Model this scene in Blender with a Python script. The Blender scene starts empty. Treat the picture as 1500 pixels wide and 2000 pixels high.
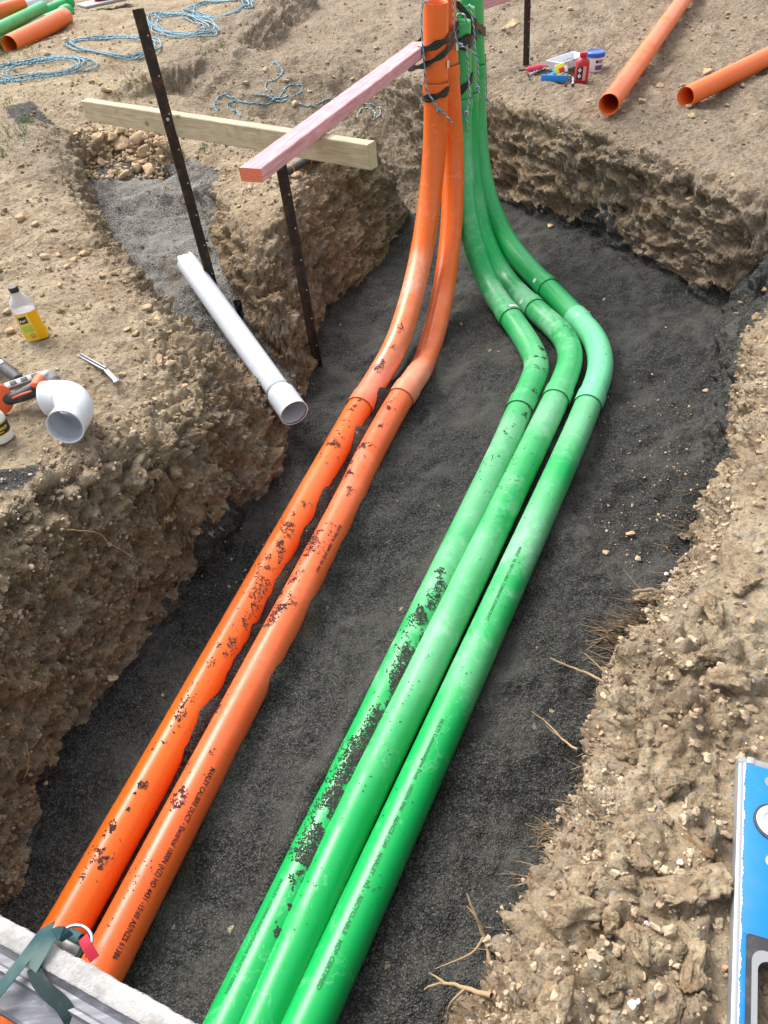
import bpy, bmesh, math, random
import numpy as np
from mathutils import Vector, Matrix
from mathutils.geometry import delaunay_2d_cdt

# ------------------------------------------------------------------ camera, sky, sun
scene = bpy.context.scene
COL = scene.collection
CAMH = 1.38
TH = math.radians(42.9)
RO = math.radians(7.8)
FPX = 1500.0
F_ = np.array([0, math.cos(TH), -math.sin(TH)])
R0_ = np.array([1.0, 0, 0]); U0_ = np.array([0, math.sin(TH), math.cos(TH)])
R_ = math.cos(RO) * R0_ - math.sin(RO) * U0_
D_ = -(math.sin(RO) * R0_ + math.cos(RO) * U0_)
CP = np.array([0, 0, CAMH])

cam_d = bpy.data.cameras.new("camera"); cam = bpy.data.objects.new("camera", cam_d); COL.objects.link(cam)
cam_d.sensor_fit = 'VERTICAL'; cam_d.sensor_height = 24.0; cam_d.lens = 24.0 * FPX / 2000.0
cam_d.clip_start = 0.02; cam_d.clip_end = 400
m = Matrix(((R_[0], -D_[0], -F_[0], CP[0]), (R_[1], -D_[1], -F_[1], CP[1]), (R_[2], -D_[2], -F_[2], CP[2]), (0, 0, 0, 1)))
cam.matrix_world = m
scene.camera = cam

SUN_EL, SUN_AZ = math.radians(52), math.radians(-35)   # azimuth measured from +Y towards +X
world = bpy.data.worlds.new("World"); scene.world = world; world.use_nodes = True
nt = world.node_tree; nt.nodes.clear()
sky = nt.nodes.new('ShaderNodeTexSky'); sky.sky_type = 'NISHITA'; sky.sun_disc = False
sky.sun_elevation = SUN_EL; sky.sun_rotation = SUN_AZ
sky.air_density = 1.0; sky.dust_density = 4.0; sky.ozone_density = 1.0
hsv = nt.nodes.new('ShaderNodeHueSaturation'); hsv.inputs['Saturation'].default_value = 0.3
bg = nt.nodes.new('ShaderNodeBackground'); bg.inputs[1].default_value = 0.14
wo = nt.nodes.new('ShaderNodeOutputWorld')
nt.links.new(sky.outputs[0], hsv.inputs['Color']); nt.links.new(hsv.outputs[0], bg.inputs[0]); nt.links.new(bg.outputs[0], wo.inputs[0])
sd = bpy.data.lights.new("sun", 'SUN'); sd.energy = 1.2; sd.angle = math.radians(26); sd.color = (1, .965, .92)
so = bpy.data.objects.new("sun", sd); COL.objects.link(so)
dv = Vector((math.sin(SUN_AZ) * math.cos(SUN_EL), math.cos(SUN_AZ) * math.cos(SUN_EL), math.sin(SUN_EL)))
so.rotation_euler = dv.to_track_quat('Z', 'Y').to_euler()
scene.view_settings.view_transform = 'Standard'; scene.view_settings.look = 'None'
scene.view_settings.exposure = 1.2; scene.view_settings.gamma = 1.0

rng = np.random.default_rng(7); random.seed(7)

# ------------------------------------------------------------------ pixel ray -> world helpers
def ray(px, py): return F_ * FPX + R_ * (px - 750.0) + D_ * (py - 1000.0)
def W(px, py, z):
    d = ray(px, py); t = (z - CAMH) / d[2]; return CP + d * t
def Wy(px, py, y):
    d = ray(px, py); t = y / d[1]; return CP + d * t

# ------------------------------------------------------------------ noise
def _h(ix, iy, iz, s):
    n = (ix.astype(np.int64) * 374761393 + iy.astype(np.int64) * 668265263 + iz.astype(np.int64) * 2147483647 + s * 144269504) & 0xffffffff
    n = ((n ^ (n >> 13)) * 1274126177) & 0xffffffff
    n = ((n ^ (n >> 16)) * 2246822519) & 0xffffffff
    return ((n ^ (n >> 15)) & 0xffff) / 65535.0
def vnoise(p, s=0):
    i = np.floor(p); f = p - i; i = i.astype(np.int64); u = f * f * f * (f * (f * 6 - 15) + 10)
    r = 0
    for a in (0, 1):
        for b in (0, 1):
            for c in (0, 1):
                w = (u[:, 0] if a else 1 - u[:, 0]) * (u[:, 1] if b else 1 - u[:, 1]) * (u[:, 2] if c else 1 - u[:, 2])
                r = r + w * _h(i[:, 0] + a, i[:, 1] + b, i[:, 2] + c, s)
    return r * 2 - 1
def fbm(p, o=4, s=0):
    r = 0; a = 1; t = 0
    for k in range(o):
        r = r + a * vnoise(p * 2 ** k + 17.3 * k, s + k); t += a; a *= .5
    return r / t
def worley(p, s=0):
    i = np.floor(p).astype(np.int64); f1 = np.full(len(p), 9.); f2 = np.full(len(p), 9.); cid = np.zeros(len(p))
    for a in (-1, 0, 1):
        for b in (-1, 0, 1):
            for c in (-1, 0, 1):
                x, y, z = i[:, 0] + a, i[:, 1] + b, i[:, 2] + c
                d = np.sqrt((x + _h(x, y, z, s) - p[:, 0]) ** 2 + (y + _h(x, y, z, s + 1) - p[:, 1]) ** 2 + (z + _h(x, y, z, s + 2) - p[:, 2]) ** 2)
                h = _h(x, y, z, s + 3)
                n = d < f1
                f2 = np.where(n, f1, np.minimum(f2, d)); cid = np.where(n, h, cid); f1 = np.where(n, d, f1)
    return f1, f2, cid

# ------------------------------------------------------------------ objects helpers
def link(o): COL.objects.link(o); return o
def tag(o, label=None, cat=None, group=None, kind=None):
    if label: o['label'] = label
    if cat: o['category'] = cat
    if group: o['group'] = group
    if kind: o['kind'] = kind
    return o
def thing(name, loc, label, cat, group=None):
    o = bpy.data.objects.new(name, None); link(o); o.empty_display_size = .05
    o.location = Vector([float(a) for a in loc]); return tag(o, label, cat, group)
def rootloc(p):
    v = Vector((0, 0, 0))
    while p is not None: v += p.location; p = p.parent
    return np.array(v)
def mk(name, V, Fc, mat, parent=None, uv=None, smooth=True, origin=None):
    """world-space verts -> one mesh object (child keeps its parent's origin)"""
    V = np.asarray(V, float)
    if parent is not None: org = rootloc(parent)
    else: org = np.asarray(origin if origin is not None else (V.min(0) + V.max(0)) / 2 * [1, 1, 0] + [0, 0, V[:, 2].min()], float)
    me = bpy.data.meshes.new(name)
    Vl = V - org
    if isinstance(Fc, np.ndarray):
        n, k = Fc.shape
        me.vertices.add(len(Vl)); me.vertices.foreach_set('co', Vl.astype(np.float32).ravel())
        me.loops.add(n * k); me.loops.foreach_set('vertex_index', Fc.astype(np.int32).ravel())
        me.polygons.add(n); me.polygons.foreach_set('loop_start', np.arange(0, n * k, k, dtype=np.int32))
        try: me.polygons.foreach_set('loop_total', np.full(n, k, dtype=np.int32))
        except Exception: pass
        me.update(calc_edges=True)
    else:
        me.from_pydata([tuple(v) for v in Vl], [], [tuple(int(i) for i in f) for f in Fc]); me.update()
    if uv is not None:
        l = me.uv_layers.new(name='UVMap'); idx = np.empty(len(me.loops), dtype=np.int32); me.loops.foreach_get('vertex_index', idx)
        l.data.foreach_set('uv', np.asarray(uv, np.float32)[idx].ravel())
    me.polygons.foreach_set('use_smooth', np.full(len(me.polygons), smooth, dtype=bool))
    me.materials.append(mat)
    o = bpy.data.objects.new(name, me); link(o)
    if parent is not None: o.parent = parent
    else: o.location = Vector([float(a) for a in org])
    return o
def autosmooth(o, ang=35):
    me = o.data; bm = bmesh.new(); bm.from_mesh(me)
    for e in bm.edges:
        if len(e.link_faces) == 2 and e.calc_face_angle(0) > math.radians(ang): e.smooth = False
    for f in bm.faces: f.smooth = True
    bm.to_mesh(me); bm.free(); return o
def join(parts):
    V = []; Fc = []; n = 0
    for v, f in parts:
        V += [tuple(a) for a in v]; Fc += [tuple(i + n for i in q) for q in f]; n += len(v)
    return V, Fc
def nrm(v): v = np.asarray(v, float); return v / (np.linalg.norm(v) + 1e-12)
def frame(z, xh=(1, 0, 0)):
    z = nrm(z); x = np.asarray(xh, float); x = x - z * np.dot(x, z)
    if np.linalg.norm(x) < 1e-4: x = np.array([0, 1., 0]); x = x - z * np.dot(x, z)
    x = nrm(x); return x, np.cross(z, x), z
def box(c, ax, sx, sy, sz, bev=0.0):
    """bevelled box centred c with axes ax (3 vectors), full sizes"""
    bm = bmesh.new(); bmesh.ops.create_cube(bm, size=1)
    for v in bm.verts: v.co = Vector((v.co.x * sx, v.co.y * sy, v.co.z * sz))
    if bev > 0: bmesh.ops.bevel(bm, geom=list(bm.edges), offset=bev, segments=2, affect='EDGES', profile=.5)
    bm.verts.ensure_lookup_table()
    V = [np.asarray(c) + ax[0] * v.co.x + ax[1] * v.co.y + ax[2] * v.co.z for v in bm.verts]
    Fc = [[v.index for v in f.verts] for f in bm.faces]; bm.free(); return V, Fc
def catmull(P, n=12):
    P = np.asarray(P, float); Q = np.vstack([2 * P[0] - P[1], P, 2 * P[-1] - P[-2]]); out = []
    for i in range(1, len(Q) - 2):
        for t in np.linspace(0, 1, n, endpoint=False):
            a, b, c, d = Q[i - 1], Q[i], Q[i + 1], Q[i + 2]
            out.append(.5 * ((2 * b) + (-a + c) * t + (2 * a - 5 * b + 4 * c - d) * t * t + (-a + 3 * b - 3 * c + d) * t ** 3))
    out.append(Q[-2]); return np.array(out)
def resample(P, step):
    P = np.asarray(P, float); d = np.r_[0, np.cumsum(np.linalg.norm(np.diff(P, axis=0), axis=1))]
    n = max(2, int(d[-1] / step) + 1); s = np.linspace(0, d[-1], n)
    return np.stack([np.interp(s, d, P[:, k]) for k in range(P.shape[1])], 1)
def smoothpath(P, it=3):
    P = P.copy()
    for _ in range(it): P[1:-1] = P[1:-1] * .5 + (P[:-2] + P[2:]) * .25
    return P
def frames(P):
    T = np.gradient(P, axis=0); T /= np.linalg.norm(T, axis=1)[:, None] + 1e-12
    n = np.array([0, 0, 1.]); n = n - T[0] * n.dot(T[0])
    if np.linalg.norm(n) < .2: n = np.array([0, -1., 0]); n = n - T[0] * n.dot(T[0])
    n = nrm(n); N = [n]
    for i in range(1, len(P)):
        n = N[-1] - T[i] * N[-1].dot(T[i]); N.append(nrm(n))
    N = np.array(N); B = np.cross(T, N); return T, N, B
def sweep(P, R, ns=32, fr=None, closed=False, prof=None):
    """tube along P with radii R; returns V,F,uv (u = metres along, v = turns)"""
    P = np.asarray(P, float); R = np.broadcast_to(np.asarray(R, float), (len(P),))
    T, N, B = fr if fr is not None else frames(P)
    a = np.linspace(0, 2 * math.pi, ns, endpoint=False)
    V = P[:, None, :] + R[:, None, None] * (np.cos(a)[None, :, None] * N[:, None, :] + np.sin(a)[None, :, None] * B[:, None, :])
    L = np.r_[0, np.cumsum(np.linalg.norm(np.diff(P, axis=0), axis=1))]
    uv = np.stack(np.broadcast_arrays(L[:, None], (a / (2 * math.pi))[None, :]), -1).reshape(-1, 2)
    n = len(P); i = np.arange(n - 1)[:, None]; j = np.arange(ns)[None, :]; k = (j + 1) % ns
    Fc = np.stack([i * ns + j, i * ns + k, (i + 1) * ns + k, (i + 1) * ns + j], -1).reshape(-1, 4)
    return V.reshape(-1, 3), Fc, uv
def hollow(P, R, wall, ns=40, depth=None):
    """open-ended pipe with a wall: outer, rims, inner"""
    T, N, B = frames(P); n = len(P)
    idx = np.r_[np.arange(n), np.arange(n)[::-1], 0]
    rr = np.r_[np.full(n, R) if np.isscalar(R) else R, (np.full(n, R) if np.isscalar(R) else np.asarray(R))[::-1] - wall, (R if np.isscalar(R) else R[0])]
    return sweep(P[idx], rr, ns, fr=(T[idx], N[idx], B[idx]))
def lathe(prof, c, ax, ns=28):
    """prof: list of (r, h); c base; ax frame"""
    V = []; Fc = []; n = len(prof)
    for r, h in prof:
        for k in range(ns):
            a = 2 * math.pi * k / ns; V.append(np.asarray(c) + ax[2] * h + ax[0] * r * math.cos(a) + ax[1] * r * math.sin(a))
    for i in range(n - 1):
        for k in range(ns):
            q = (k + 1) % ns; Fc.append((i * ns + k, i * ns + q, (i + 1) * ns + q, (i + 1) * ns + k))
    if prof[0][0] > 1e-5: Fc.append(tuple(range(ns))[::-1])
    if prof[-1][0] > 1e-5: Fc.append(tuple((n - 1) * ns + k for k in range(ns)))
    return V, Fc
def prism(poly, h0, h1, c, ax):
    n = len(poly); V = [np.asarray(c) + ax[0] * p[0] + ax[1] * p[1] + ax[2] * h for h in (h0, h1) for p in poly]
    Fc = [tuple(range(n))[::-1], tuple(range(n, 2 * n))] + [(i, (i + 1) % n, n + (i + 1) % n, n + i) for i in range(n)]
    return V, Fc
def ribbon(P, wdir, w, th, n=10):
    P = resample(catmull(P, n), .006); T = np.gradient(P, axis=0); T /= np.linalg.norm(T, axis=1)[:, None]
    wd = np.asarray(wdir, float); wd = np.broadcast_to(wd, P.shape) if wd.ndim == 1 else np.stack([np.interp(np.linspace(0, 1, len(P)), np.linspace(0, 1, len(wd)), wd[:, k]) for k in range(3)], 1)
    S = wd - T * (wd * T).sum(1)[:, None]; S /= np.linalg.norm(S, axis=1)[:, None]; Nn = np.cross(T, S)
    V = []; Fc = []
    for i in range(len(P)):
        for a, b in ((-1, -1), (1, -1), (1, 1), (-1, 1)): V.append(P[i] + S[i] * a * w / 2 + Nn[i] * b * th / 2)
    for i in range(len(P) - 1):
        for k in range(4): Fc.append((i * 4 + k, i * 4 + (k + 1) % 4, i * 4 + 4 + (k + 1) % 4, i * 4 + 4 + k))
    Fc += [(3, 2, 1, 0), tuple(len(V) - 4 + k for k in range(4))]
    return V, Fc
def text_geo(s, size, bold=0.0, spacing=1.0):
    cu = bpy.data.curves.new('lettering', 'FONT'); cu.body = s; cu.size = size; cu.offset = bold; cu.resolution_u = 2; cu.space_character = spacing
    o = bpy.data.objects.new('lettering', cu); link(o)
    bpy.context.view_layer.update()
    me = o.to_mesh(); V = np.array([v.co[:] for v in me.vertices]); Fc = [tuple(p.vertices) for p in me.polygons]
    o.to_mesh_clear(); bpy.data.objects.remove(o); bpy.data.curves.remove(cu); return V, Fc

# ------------------------------------------------------------------ materials
def lin(r, g, b):
    f = lambda c: ((c / 255 + .055) / 1.055) ** 2.4 if c > 10 else c / 255 / 12.92
    return (f(r), f(g), f(b), 1)
class NB:
    def __init__(s, name):
        s.m = bpy.data.materials.new(name); s.m.use_nodes = True; s.t = s.m.node_tree; s.t.nodes.clear()
        s.out = s.n('ShaderNodeOutputMaterial'); s.b = s.n('ShaderNodeBsdfPrincipled'); s.l(s.b.outputs[0], s.out.inputs[0])
    def n(s, ty, **k):
        o = s.t.nodes.new(ty)
        for a, v in k.items():
            if a in o.inputs and not hasattr(o, a): o.inputs[a].default_value = v
            else: setattr(o, a, v)
        return o
    def l(s, a, b): s.t.links.new(a, b); return s
    def co(s, kind='Object', sc=None):
        c = s.n('ShaderNodeTexCoord').outputs[kind]
        if sc is None: return c
        mp = s.n('ShaderNodeMapping'); mp.inputs['Scale'].default_value = sc; s.l(c, mp.inputs[0]); return mp.outputs[0]
    def noise(s, v, scale, detail=4, rough=.55, dist=0, out=0):
        n = s.n('ShaderNodeTexNoise'); n.inputs['Scale'].default_value = scale; n.inputs['Detail'].default_value = detail
        n.inputs['Roughness'].default_value = rough; n.inputs['Distortion'].default_value = dist; s.l(v, n.inputs['Vector']); return n.outputs[out]
    def vor(s, v, scale, feat='F1', out='Distance', rnd=1):
        n = s.n('ShaderNodeTexVoronoi'); n.feature = feat; n.inputs['Scale'].default_value = scale; n.inputs['Randomness'].default_value = rnd
        s.l(v, n.inputs['Vector']); return n.outputs[out]
    def ramp(s, v, pts, interp='LINEAR'):
        r = s.n('ShaderNodeValToRGB'); r.color_ramp.interpolation = interp; e = r.color_ramp.elements
        while len(e) < len(pts): e.new(.5)
        for q, (p, c) in zip(e, pts): q.position = p; q.color = c if len(c) == 4 else (*c, 1)
        s.l(v, r.inputs[0]); return r.outputs[0]
    def mask(s, v, a, b):
        r = s.n('ShaderNodeMapRange'); r.interpolation_type = 'SMOOTHSTEP'; r.inputs[1].default_value = a; r.inputs[2].default_value = b; s.l(v, r.inputs[0]); return r.outputs[0]
    def mix(s, f, a, b, mode='MIX'):
        m_ = s.n('ShaderNodeMix'); m_.data_type = 'RGBA'; m_.blend_type = mode
        for i, v in ((0, f), (6, a), (7, b)):
            if hasattr(v, 'is_linked') or hasattr(v, 'links'): s.l(v, m_.inputs[i])
            else: m_.inputs[i].default_value = v
        return m_.outputs[2]
    def math(s, op, a, b=0.0, c=None):
        m_ = s.n('ShaderNodeMath'); m_.operation = op
        for i, v in enumerate((a, b) if c is None else (a, b, c)):
            if hasattr(v, 'links'): s.l(v, m_.inputs[i])
            else: m_.inputs[i].default_value = v
        return m_.outputs[0]
    def sep(s, v):
        n = s.n('ShaderNodeSeparateXYZ'); s.l(v, n.inputs[0]); return n.outputs
    def bump(s, h, st, dist, prev=None):
        b = s.n('ShaderNodeBump'); b.inputs['Strength'].default_value = st; b.inputs['Distance'].default_value = dist; s.l(h, b.inputs['Height'])
        if prev is not None: s.l(prev, b.inputs['Normal'])
        return b.outputs[0]
    def setc(s, c): s.l(c, s.b.inputs['Base Color']) if hasattr(c, 'links') else setattr(s.b.inputs['Base Color'], 'default_value', c); return s
    def setr(s, r): s.l(r, s.b.inputs['Roughness']) if hasattr(r, 'links') else setattr(s.b.inputs['Roughness'], 'default_value', r); return s
    def setn(s, n): s.l(n, s.b.inputs['Normal']); return s
def simple(name, col, rough=.5, metal=0, dirt=.25, dscale=40, bump=0.0, spec=.5, dirtcol=(.3, .24, .17, 1)):
    n = NB(name); v = n.co('Object'); k = n.noise(v, dscale, 5, .65)
    c = n.mix(n.math('MULTIPLY', n.mask(k, .48, .75), dirt), col, dirtcol)
    c = n.mix(n.math('MULTIPLY', n.noise(v, dscale * 4, 2), .25), c, tuple(x * .7 for x in col[:3]) + (1,))
    n.setc(c); n.b.inputs['Metallic'].default_value = metal; n.b.inputs['Specular IOR Level'].default_value = spec
    n.setr(n.ramp(k, [(.3, (rough,) * 3), (.8, (min(1, rough + .25),) * 3)]))
    if bump: n.setn(n.bump(n.noise(v, dscale * 6, 3), bump, .002))
    return n.m

def soil_mat():
    n = NB('clay_soil'); v = n.co('Object'); z = n.sep(v)[2]
    wn = n.noise(v, 7, 4, .6)
    zz = n.math('ADD', z, n.math('MULTIPLY', n.math('SUBTRACT', wn, .5), .38))
    tan_ = n.ramp(n.noise(v, 4.5, 6, .65), [(.3, lin(150, 127, 96)), (.45, lin(194, 171, 135)), (.6, lin(222, 202, 166)), (.75, lin(204, 172, 126))])
    brn = n.ramp(n.noise(v, 9, 6, .68), [(.28, lin(120, 92, 60)), (.45, lin(160, 131, 92)), (.6, lin(180, 153, 114)), (.78, lin(192, 156, 106))])
    # grey crumb layer on the cut faces
    gry = n.ramp(n.noise(v, 13, 5, .7), [(.35, lin(142, 128, 110)), (.65, lin(190, 174, 152))])
    brn = n.mix(n.math('MULTIPLY', n.mask(n.noise(v, 5.3, 5, .7), .5, .62), .75), brn, gry)
    c = n.mix(n.mask(zz, -.06, -.27), tan_, brn)
    # topsoil attribute: greyer trampled earth farther back
    at = n.n('ShaderNodeAttribute'); at.attribute_name = 'grey'
    c = n.mix(n.math('MULTIPLY', at.outputs['Fac'], .75), c, n.ramp(n.noise(v, 8, 6, .7), [(.3, lin(150, 134, 114)), (.7, lin(192, 175, 150))]))
    ac = n.n('ShaderNodeAttribute'); ac.attribute_name = 'clod'; c = n.mix(n.math('MULTIPLY', ac.outputs['Fac'], .6), c, gry)
    ad = n.n('ShaderNodeAttribute'); ad.attribute_name = 'spill'
    # crumbs with own tints
    vc = n.vor(v, 55, 'F1', 'Color'); vs = n.sep(vc)[0]
    c = n.mix(n.math('MULTIPLY', n.mask(vs, .6, 1), .35), c, lin(206, 184, 152))
    c = n.mix(n.math('MULTIPLY', n.mask(vs, .30, .02), .32), c, lin(104, 80, 58))
    vr = n.sep(n.vor(v, 95, 'F1', 'Color'))
    c = n.mix(n.math('MULTIPLY', n.mask(vr[1], .86, .95), .3), c, lin(170, 118, 78))
    c = n.mix(n.math('MULTIPLY', n.mask(vr[2], .95, .97), .55), c, lin(205, 200, 198))
    c = n.mix(n.math('MULTIPLY', n.mask(n.noise(v, 140, 3, .7), .35, .7), .22), n.mix(.45, c, (0.05, .035, .02, 1)), c)
    sp = n.mask(n.math('ADD', ad.outputs['Fac'], n.math('MULTIPLY', n.math('SUBTRACT', n.noise(v, 30, 5, .8), .5), 1.2)), .45, .6)
    c = n.mix(sp, c, n.ramp(n.sep(n.vor(v, 240, 'F1', 'Color'))[0], [(0, lin(48, 47, 44)), (1, lin(104, 102, 98))]))
    hs = n.n('ShaderNodeHueSaturation'); hs.inputs['Saturation'].default_value = .92; hs.inputs['Value'].default_value = 1.06; n.l(c, hs.inputs['Color']); c = hs.outputs[0]
    n.setc(c); n.setr(.95); n.b.inputs['Specular IOR Level'].default_value = .15
    f1 = n.vor(v, 42, 'F1'); f2 = n.vor(v, 110, 'F1'); q = n.noise(v, 60, 6, .75)
    nn = n.bump(f1, .8, .014); nn = n.bump(q, .9, .016, nn); nn = n.bump(f2, .5, .006, nn); nn = n.bump(n.noise(v, 300, 3, .7), .5, .002, nn)
    n.setn(nn); return n.m
def gravel_mat(name='basalt_grit', dark=lin(28, 28, 26), mid=lin(64, 64, 60), light=lin(100, 99, 93), sc=215, brown=.0):
    n = NB(name); v = n.co('Object')
    cc = n.sep(n.vor(v, sc, 'F1', 'Color')); big = n.noise(v, 3.2, 5, .6)
    c = n.ramp(cc[0], [(0, dark), (.55, mid), (1, light)])
    c = n.mix(n.math('MULTIPLY', n.mask(n.vor(v, sc, 'F1'), .35, .75), .65), c, (.012, .012, .011, 1))
    c = n.mix(n.math('MULTIPLY', n.mask(big, .46, .62), .5), c, n.mix(.62, mid, light))
    c = n.mix(n.math('MULTIPLY', n.mask(n.noise(v, 1.7, 5, .7), .60, .68), .5 + brown), c, lin(98, 84, 66))
    c = n.mix(n.mask(n.sep(n.vor(v, 75, 'F1', 'Color'))[1], .9990, .9995), c, lin(165, 150, 120))
    n.setc(c); n.setr(.85); n.b.inputs['Specular IOR Level'].default_value = .3
    nn = n.bump(n.vor(v, sc, 'F1'), .9, .006); nn = n.bump(n.noise(v, 60, 5, .7), .6, .01, nn); nn = n.bump(n.vor(v, sc * .45, 'F1'), .35, .008, nn)
    n.setn(nn); return n.m
def pipe_mat(name, col, dusty, dust=.5, seed=0., scuff=.35, yr=None):
    n = NB(name); v = n.co('Object')
    wy = n.sep(n.n('ShaderNodeNewGeometry').outputs['Position'])[1]; zone = 1.0
    if yr: wq = n.math('ADD', wy, n.math('MULTIPLY', n.noise(v, 3, 3), .6)); zone = n.math('MULTIPLY', n.mask(wq, yr[0], yr[1]), n.mask(wq, yr[3], yr[2]))
    mp = n.n('ShaderNodeMapping'); mp.inputs['Location'].default_value = (seed, seed * 2, 0); n.l(v, mp.inputs[0]); v = mp.outputs[0]
    d1 = n.noise(v, 2.6, 8, .6, .3); d2 = n.noise(v, 16, 6, .7, .4); fine = n.noise(v, 120, 4, .75)
    k = n.math('ADD', n.math('MULTIPLY', d1, .65), n.math('MULTIPLY', d2, .35))
    m1 = n.mask(k, .56 - .06 * dust, .64); m1 = n.math('MULTIPLY', m1, n.math('ADD', .3, n.math('MULTIPLY', fine, .9)))
    c = n.mix(n.math('MULTIPLY', n.math('MULTIPLY', m1, zone), .2 + .55 * dust), col, dusty)
    film = n.math('MULTIPLY', n.mask(n.noise(v, 2.3, 5, .5), .30, .70), n.math('ADD', .45, n.math('MULTIPLY', n.noise(v, 260, 2, .7), .9)))
    c = n.mix(n.math('MULTIPLY', n.math('MULTIPLY', film, zone), .55 * dust), c, dusty)
    rimm = n.math('SUBTRACT', 1.0, n.mask(n.math('ABSOLUTE', n.math('SUBTRACT', n.noise(v, 6, 5, .6, .5), .53)), .0, .012)); c = n.mix(n.math('MULTIPLY', rimm, .16 * dust), c, tuple(min(1, x * 1.25) for x in dusty[:3]) + (1,))
    ps = n.n('ShaderNodeMapping'); ps.inputs['Scale'].default_value = (30, 5, 30); ps.inputs['Rotation'].default_value = (0, 0, .45); n.l(v, ps.inputs[0])
    c = n.mix(n.math('MULTIPLY', n.mask(n.noise(ps.outputs[0], 6, 3, .6), .68, .74), scuff), c, dusty)
    ddark = n.mask(n.noise(v, 7, 6, .75, .5), .60, .66)
    c = n.mix(n.math('MULTIPLY', ddark, .03 * dust), c, (.16, .14, .08, 1))
    sp = n.mask(n.vor(v, 110, 'F1'), .17, .10); spm = n.math('MULTIPLY', sp, n.mask(n.noise(v, 9, 3), .56, .62))
    c = n.mix(n.math('MULTIPLY', spm, .85), c, (.03, .028, .025, 1))
    n.setc(c); n.setr(n.ramp(m1, [(0, (.30,) * 3), (1, (.62,) * 3)]))
    n.b.inputs['Specular IOR Level'].default_value = .42
    n.setn(n.bump(fine, .04, .001)); return n.m
def wood_mat(name, base, dark, knot, sc=(1, 1, 1), axis=None):
    n = NB(name); v = n.co('UV')
    mp = n.n('ShaderNodeMapping'); mp.inputs['Scale'].default_value = (2.2, 26, 1); n.l(v, mp.inputs[0]); v2 = mp.outputs[0]
    g = n.noise(v2, 3, 6, .6, 1.2); wv = n.n('ShaderNodeTexWave'); wv.inputs['Scale'].default_value = 1.3; wv.inputs['Distortion'].default_value = 5.5; wv.inputs['Detail'].default_value = 3
    mq = n.n('ShaderNodeMapping'); mq.inputs['Scale'].default_value = (1.1, 16, 1); mq.inputs['Rotation'].default_value = (0, 0, 1.5); n.l(v, mq.inputs[0]); n.l(v2, wv.inputs[0])
    c = n.mix(n.mask(g, .3, .7), dark, base); c = n.mix(n.math('MULTIPLY', wv.outputs['Fac'], .28), c, dark)
    mk_ = n.n('ShaderNodeMapping'); mk_.inputs['Scale'].default_value = (1, 1.4, 1); n.l(v, mk_.inputs[0])
    kd = n.vor(mk_.outputs[0], 4.2, 'F1'); c = n.mix(n.math('MULTIPLY', n.mask(kd, .085, .05), .8), c, knot)
    c = n.mix(n.math('MULTIPLY', n.mask(n.noise(v, 9, 5, .7), .55, .72), .35), c, knot)
    n.setc(c); n.setr(.75); n.setn(n.bump(g, .25, .002)); return n.m
def rope_mat(name, cols):
    n = NB(name); v = n.sep(n.co('UV'))
    t = n.math('FRACT', n.math('ADD', n.math('MULTIPLY', v[0], 17), n.math('MULTIPLY', v[1], 1)))
    n.setc(n.ramp(t, [(i / len(cols), c) for i, c in enumerate(cols)], 'CONSTANT')); n.setr(.7)
    n.setn(n.bump(n.math('PINGPONG', n.math('MULTIPLY', t, len(cols)), .5), .8, .004)); return n.m

M = {}
M['soil'] = soil_mat(); M['gravel'] = gravel_mat()
M['sand'] = gravel_mat('grey_sand', lin(84, 82, 77), lin(124, 120, 113), lin(158, 153, 144), 150, .1)
OR = (.80, .14, .012, 1); OD = (.90, .24, .12, 1); GR = (.006, .38, .085, 1); GD = (.36, .62, .44, 1)
for i in range(5): M['orange%d' % i] = pipe_mat('orange_pvc', OR if i != 0 else (.80, .115, .02, 1), OD if i != 1 else (.86, .46, .36, 1), [.8, 1.0, .6, .3, .3][i], i * 3.7, yr=[(1.2, 1.8, 3.4, 4.2), (2.4, 2.9, 3.7, 4.0), (1.6, 2.2, 3.4, 4), None, None][i])
for i in range(4): M['green%d' % i] = pipe_mat('green_pvc', GR, GD, [.9, 1.0, .7, .3][i], 11 + i * 2.9, yr=[(1.35, 2.0, 3.6, 4.2), (1.2, 1.9, 3.7, 4.3), (2.6, 3.2, 4.2, 4.8), None][i])
M['mint'] = pipe_mat('mint_pvc', (.14, .58, .29, 1), (.36, .68, .48, 1), .4, 31)
M['cutorange'] = simple('pale_orange_cut', (.85, .33, .16, 1), .5, dirt=.1)
M['cutgreen'] = simple('pale_green_cut', (.25, .72, .40, 1), .5, dirt=.1)
M['seamo'] = simple('dark_seam_orange', (.16, .03, .008, 1), .8); M['seamg'] = simple('dark_seam_green', (.01, .06, .02, 1), .8)
M['white'] = pipe_mat('white_pvc', (.66, .70, .76, 1), (.5, .47, .42, 1), .25, 5, .15)
M['whitein'] = simple('white_pvc_inside', (.62, .66, .70, 1), .5)
M['ink'] = simple('black_ink', (.02, .012, .01, 1), .7)
M['inkg'] = simple('dark_green_ink', (.006, .17, .045, 1), .7)
M['chip'] = simple('grit_chips', (.040, .038, .035, 1), .85, dirt=.3)
M['tape'] = simple('black_tape', (.010, .010, .011, 1), .28, dirt=.1, dscale=90, bump=.4)
M['steel'] = None
M['sticker'] = simple('white_sticker', (.75, .75, .72, 1), .5)
M['rope'] = rope_mat('blue_white_rope', [lin(70, 150, 178), lin(198, 214, 212), lin(28, 92, 138), lin(130, 178, 190)])
M['ropey'] = rope_mat('blue_yellow_rope', [lin(30, 110, 180), lin(230, 225, 120), lin(35, 120, 190), lin(215, 220, 225)])
M['yellow'] = simple('bright_yellow', lin(240, 215, 40), .6)
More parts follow.
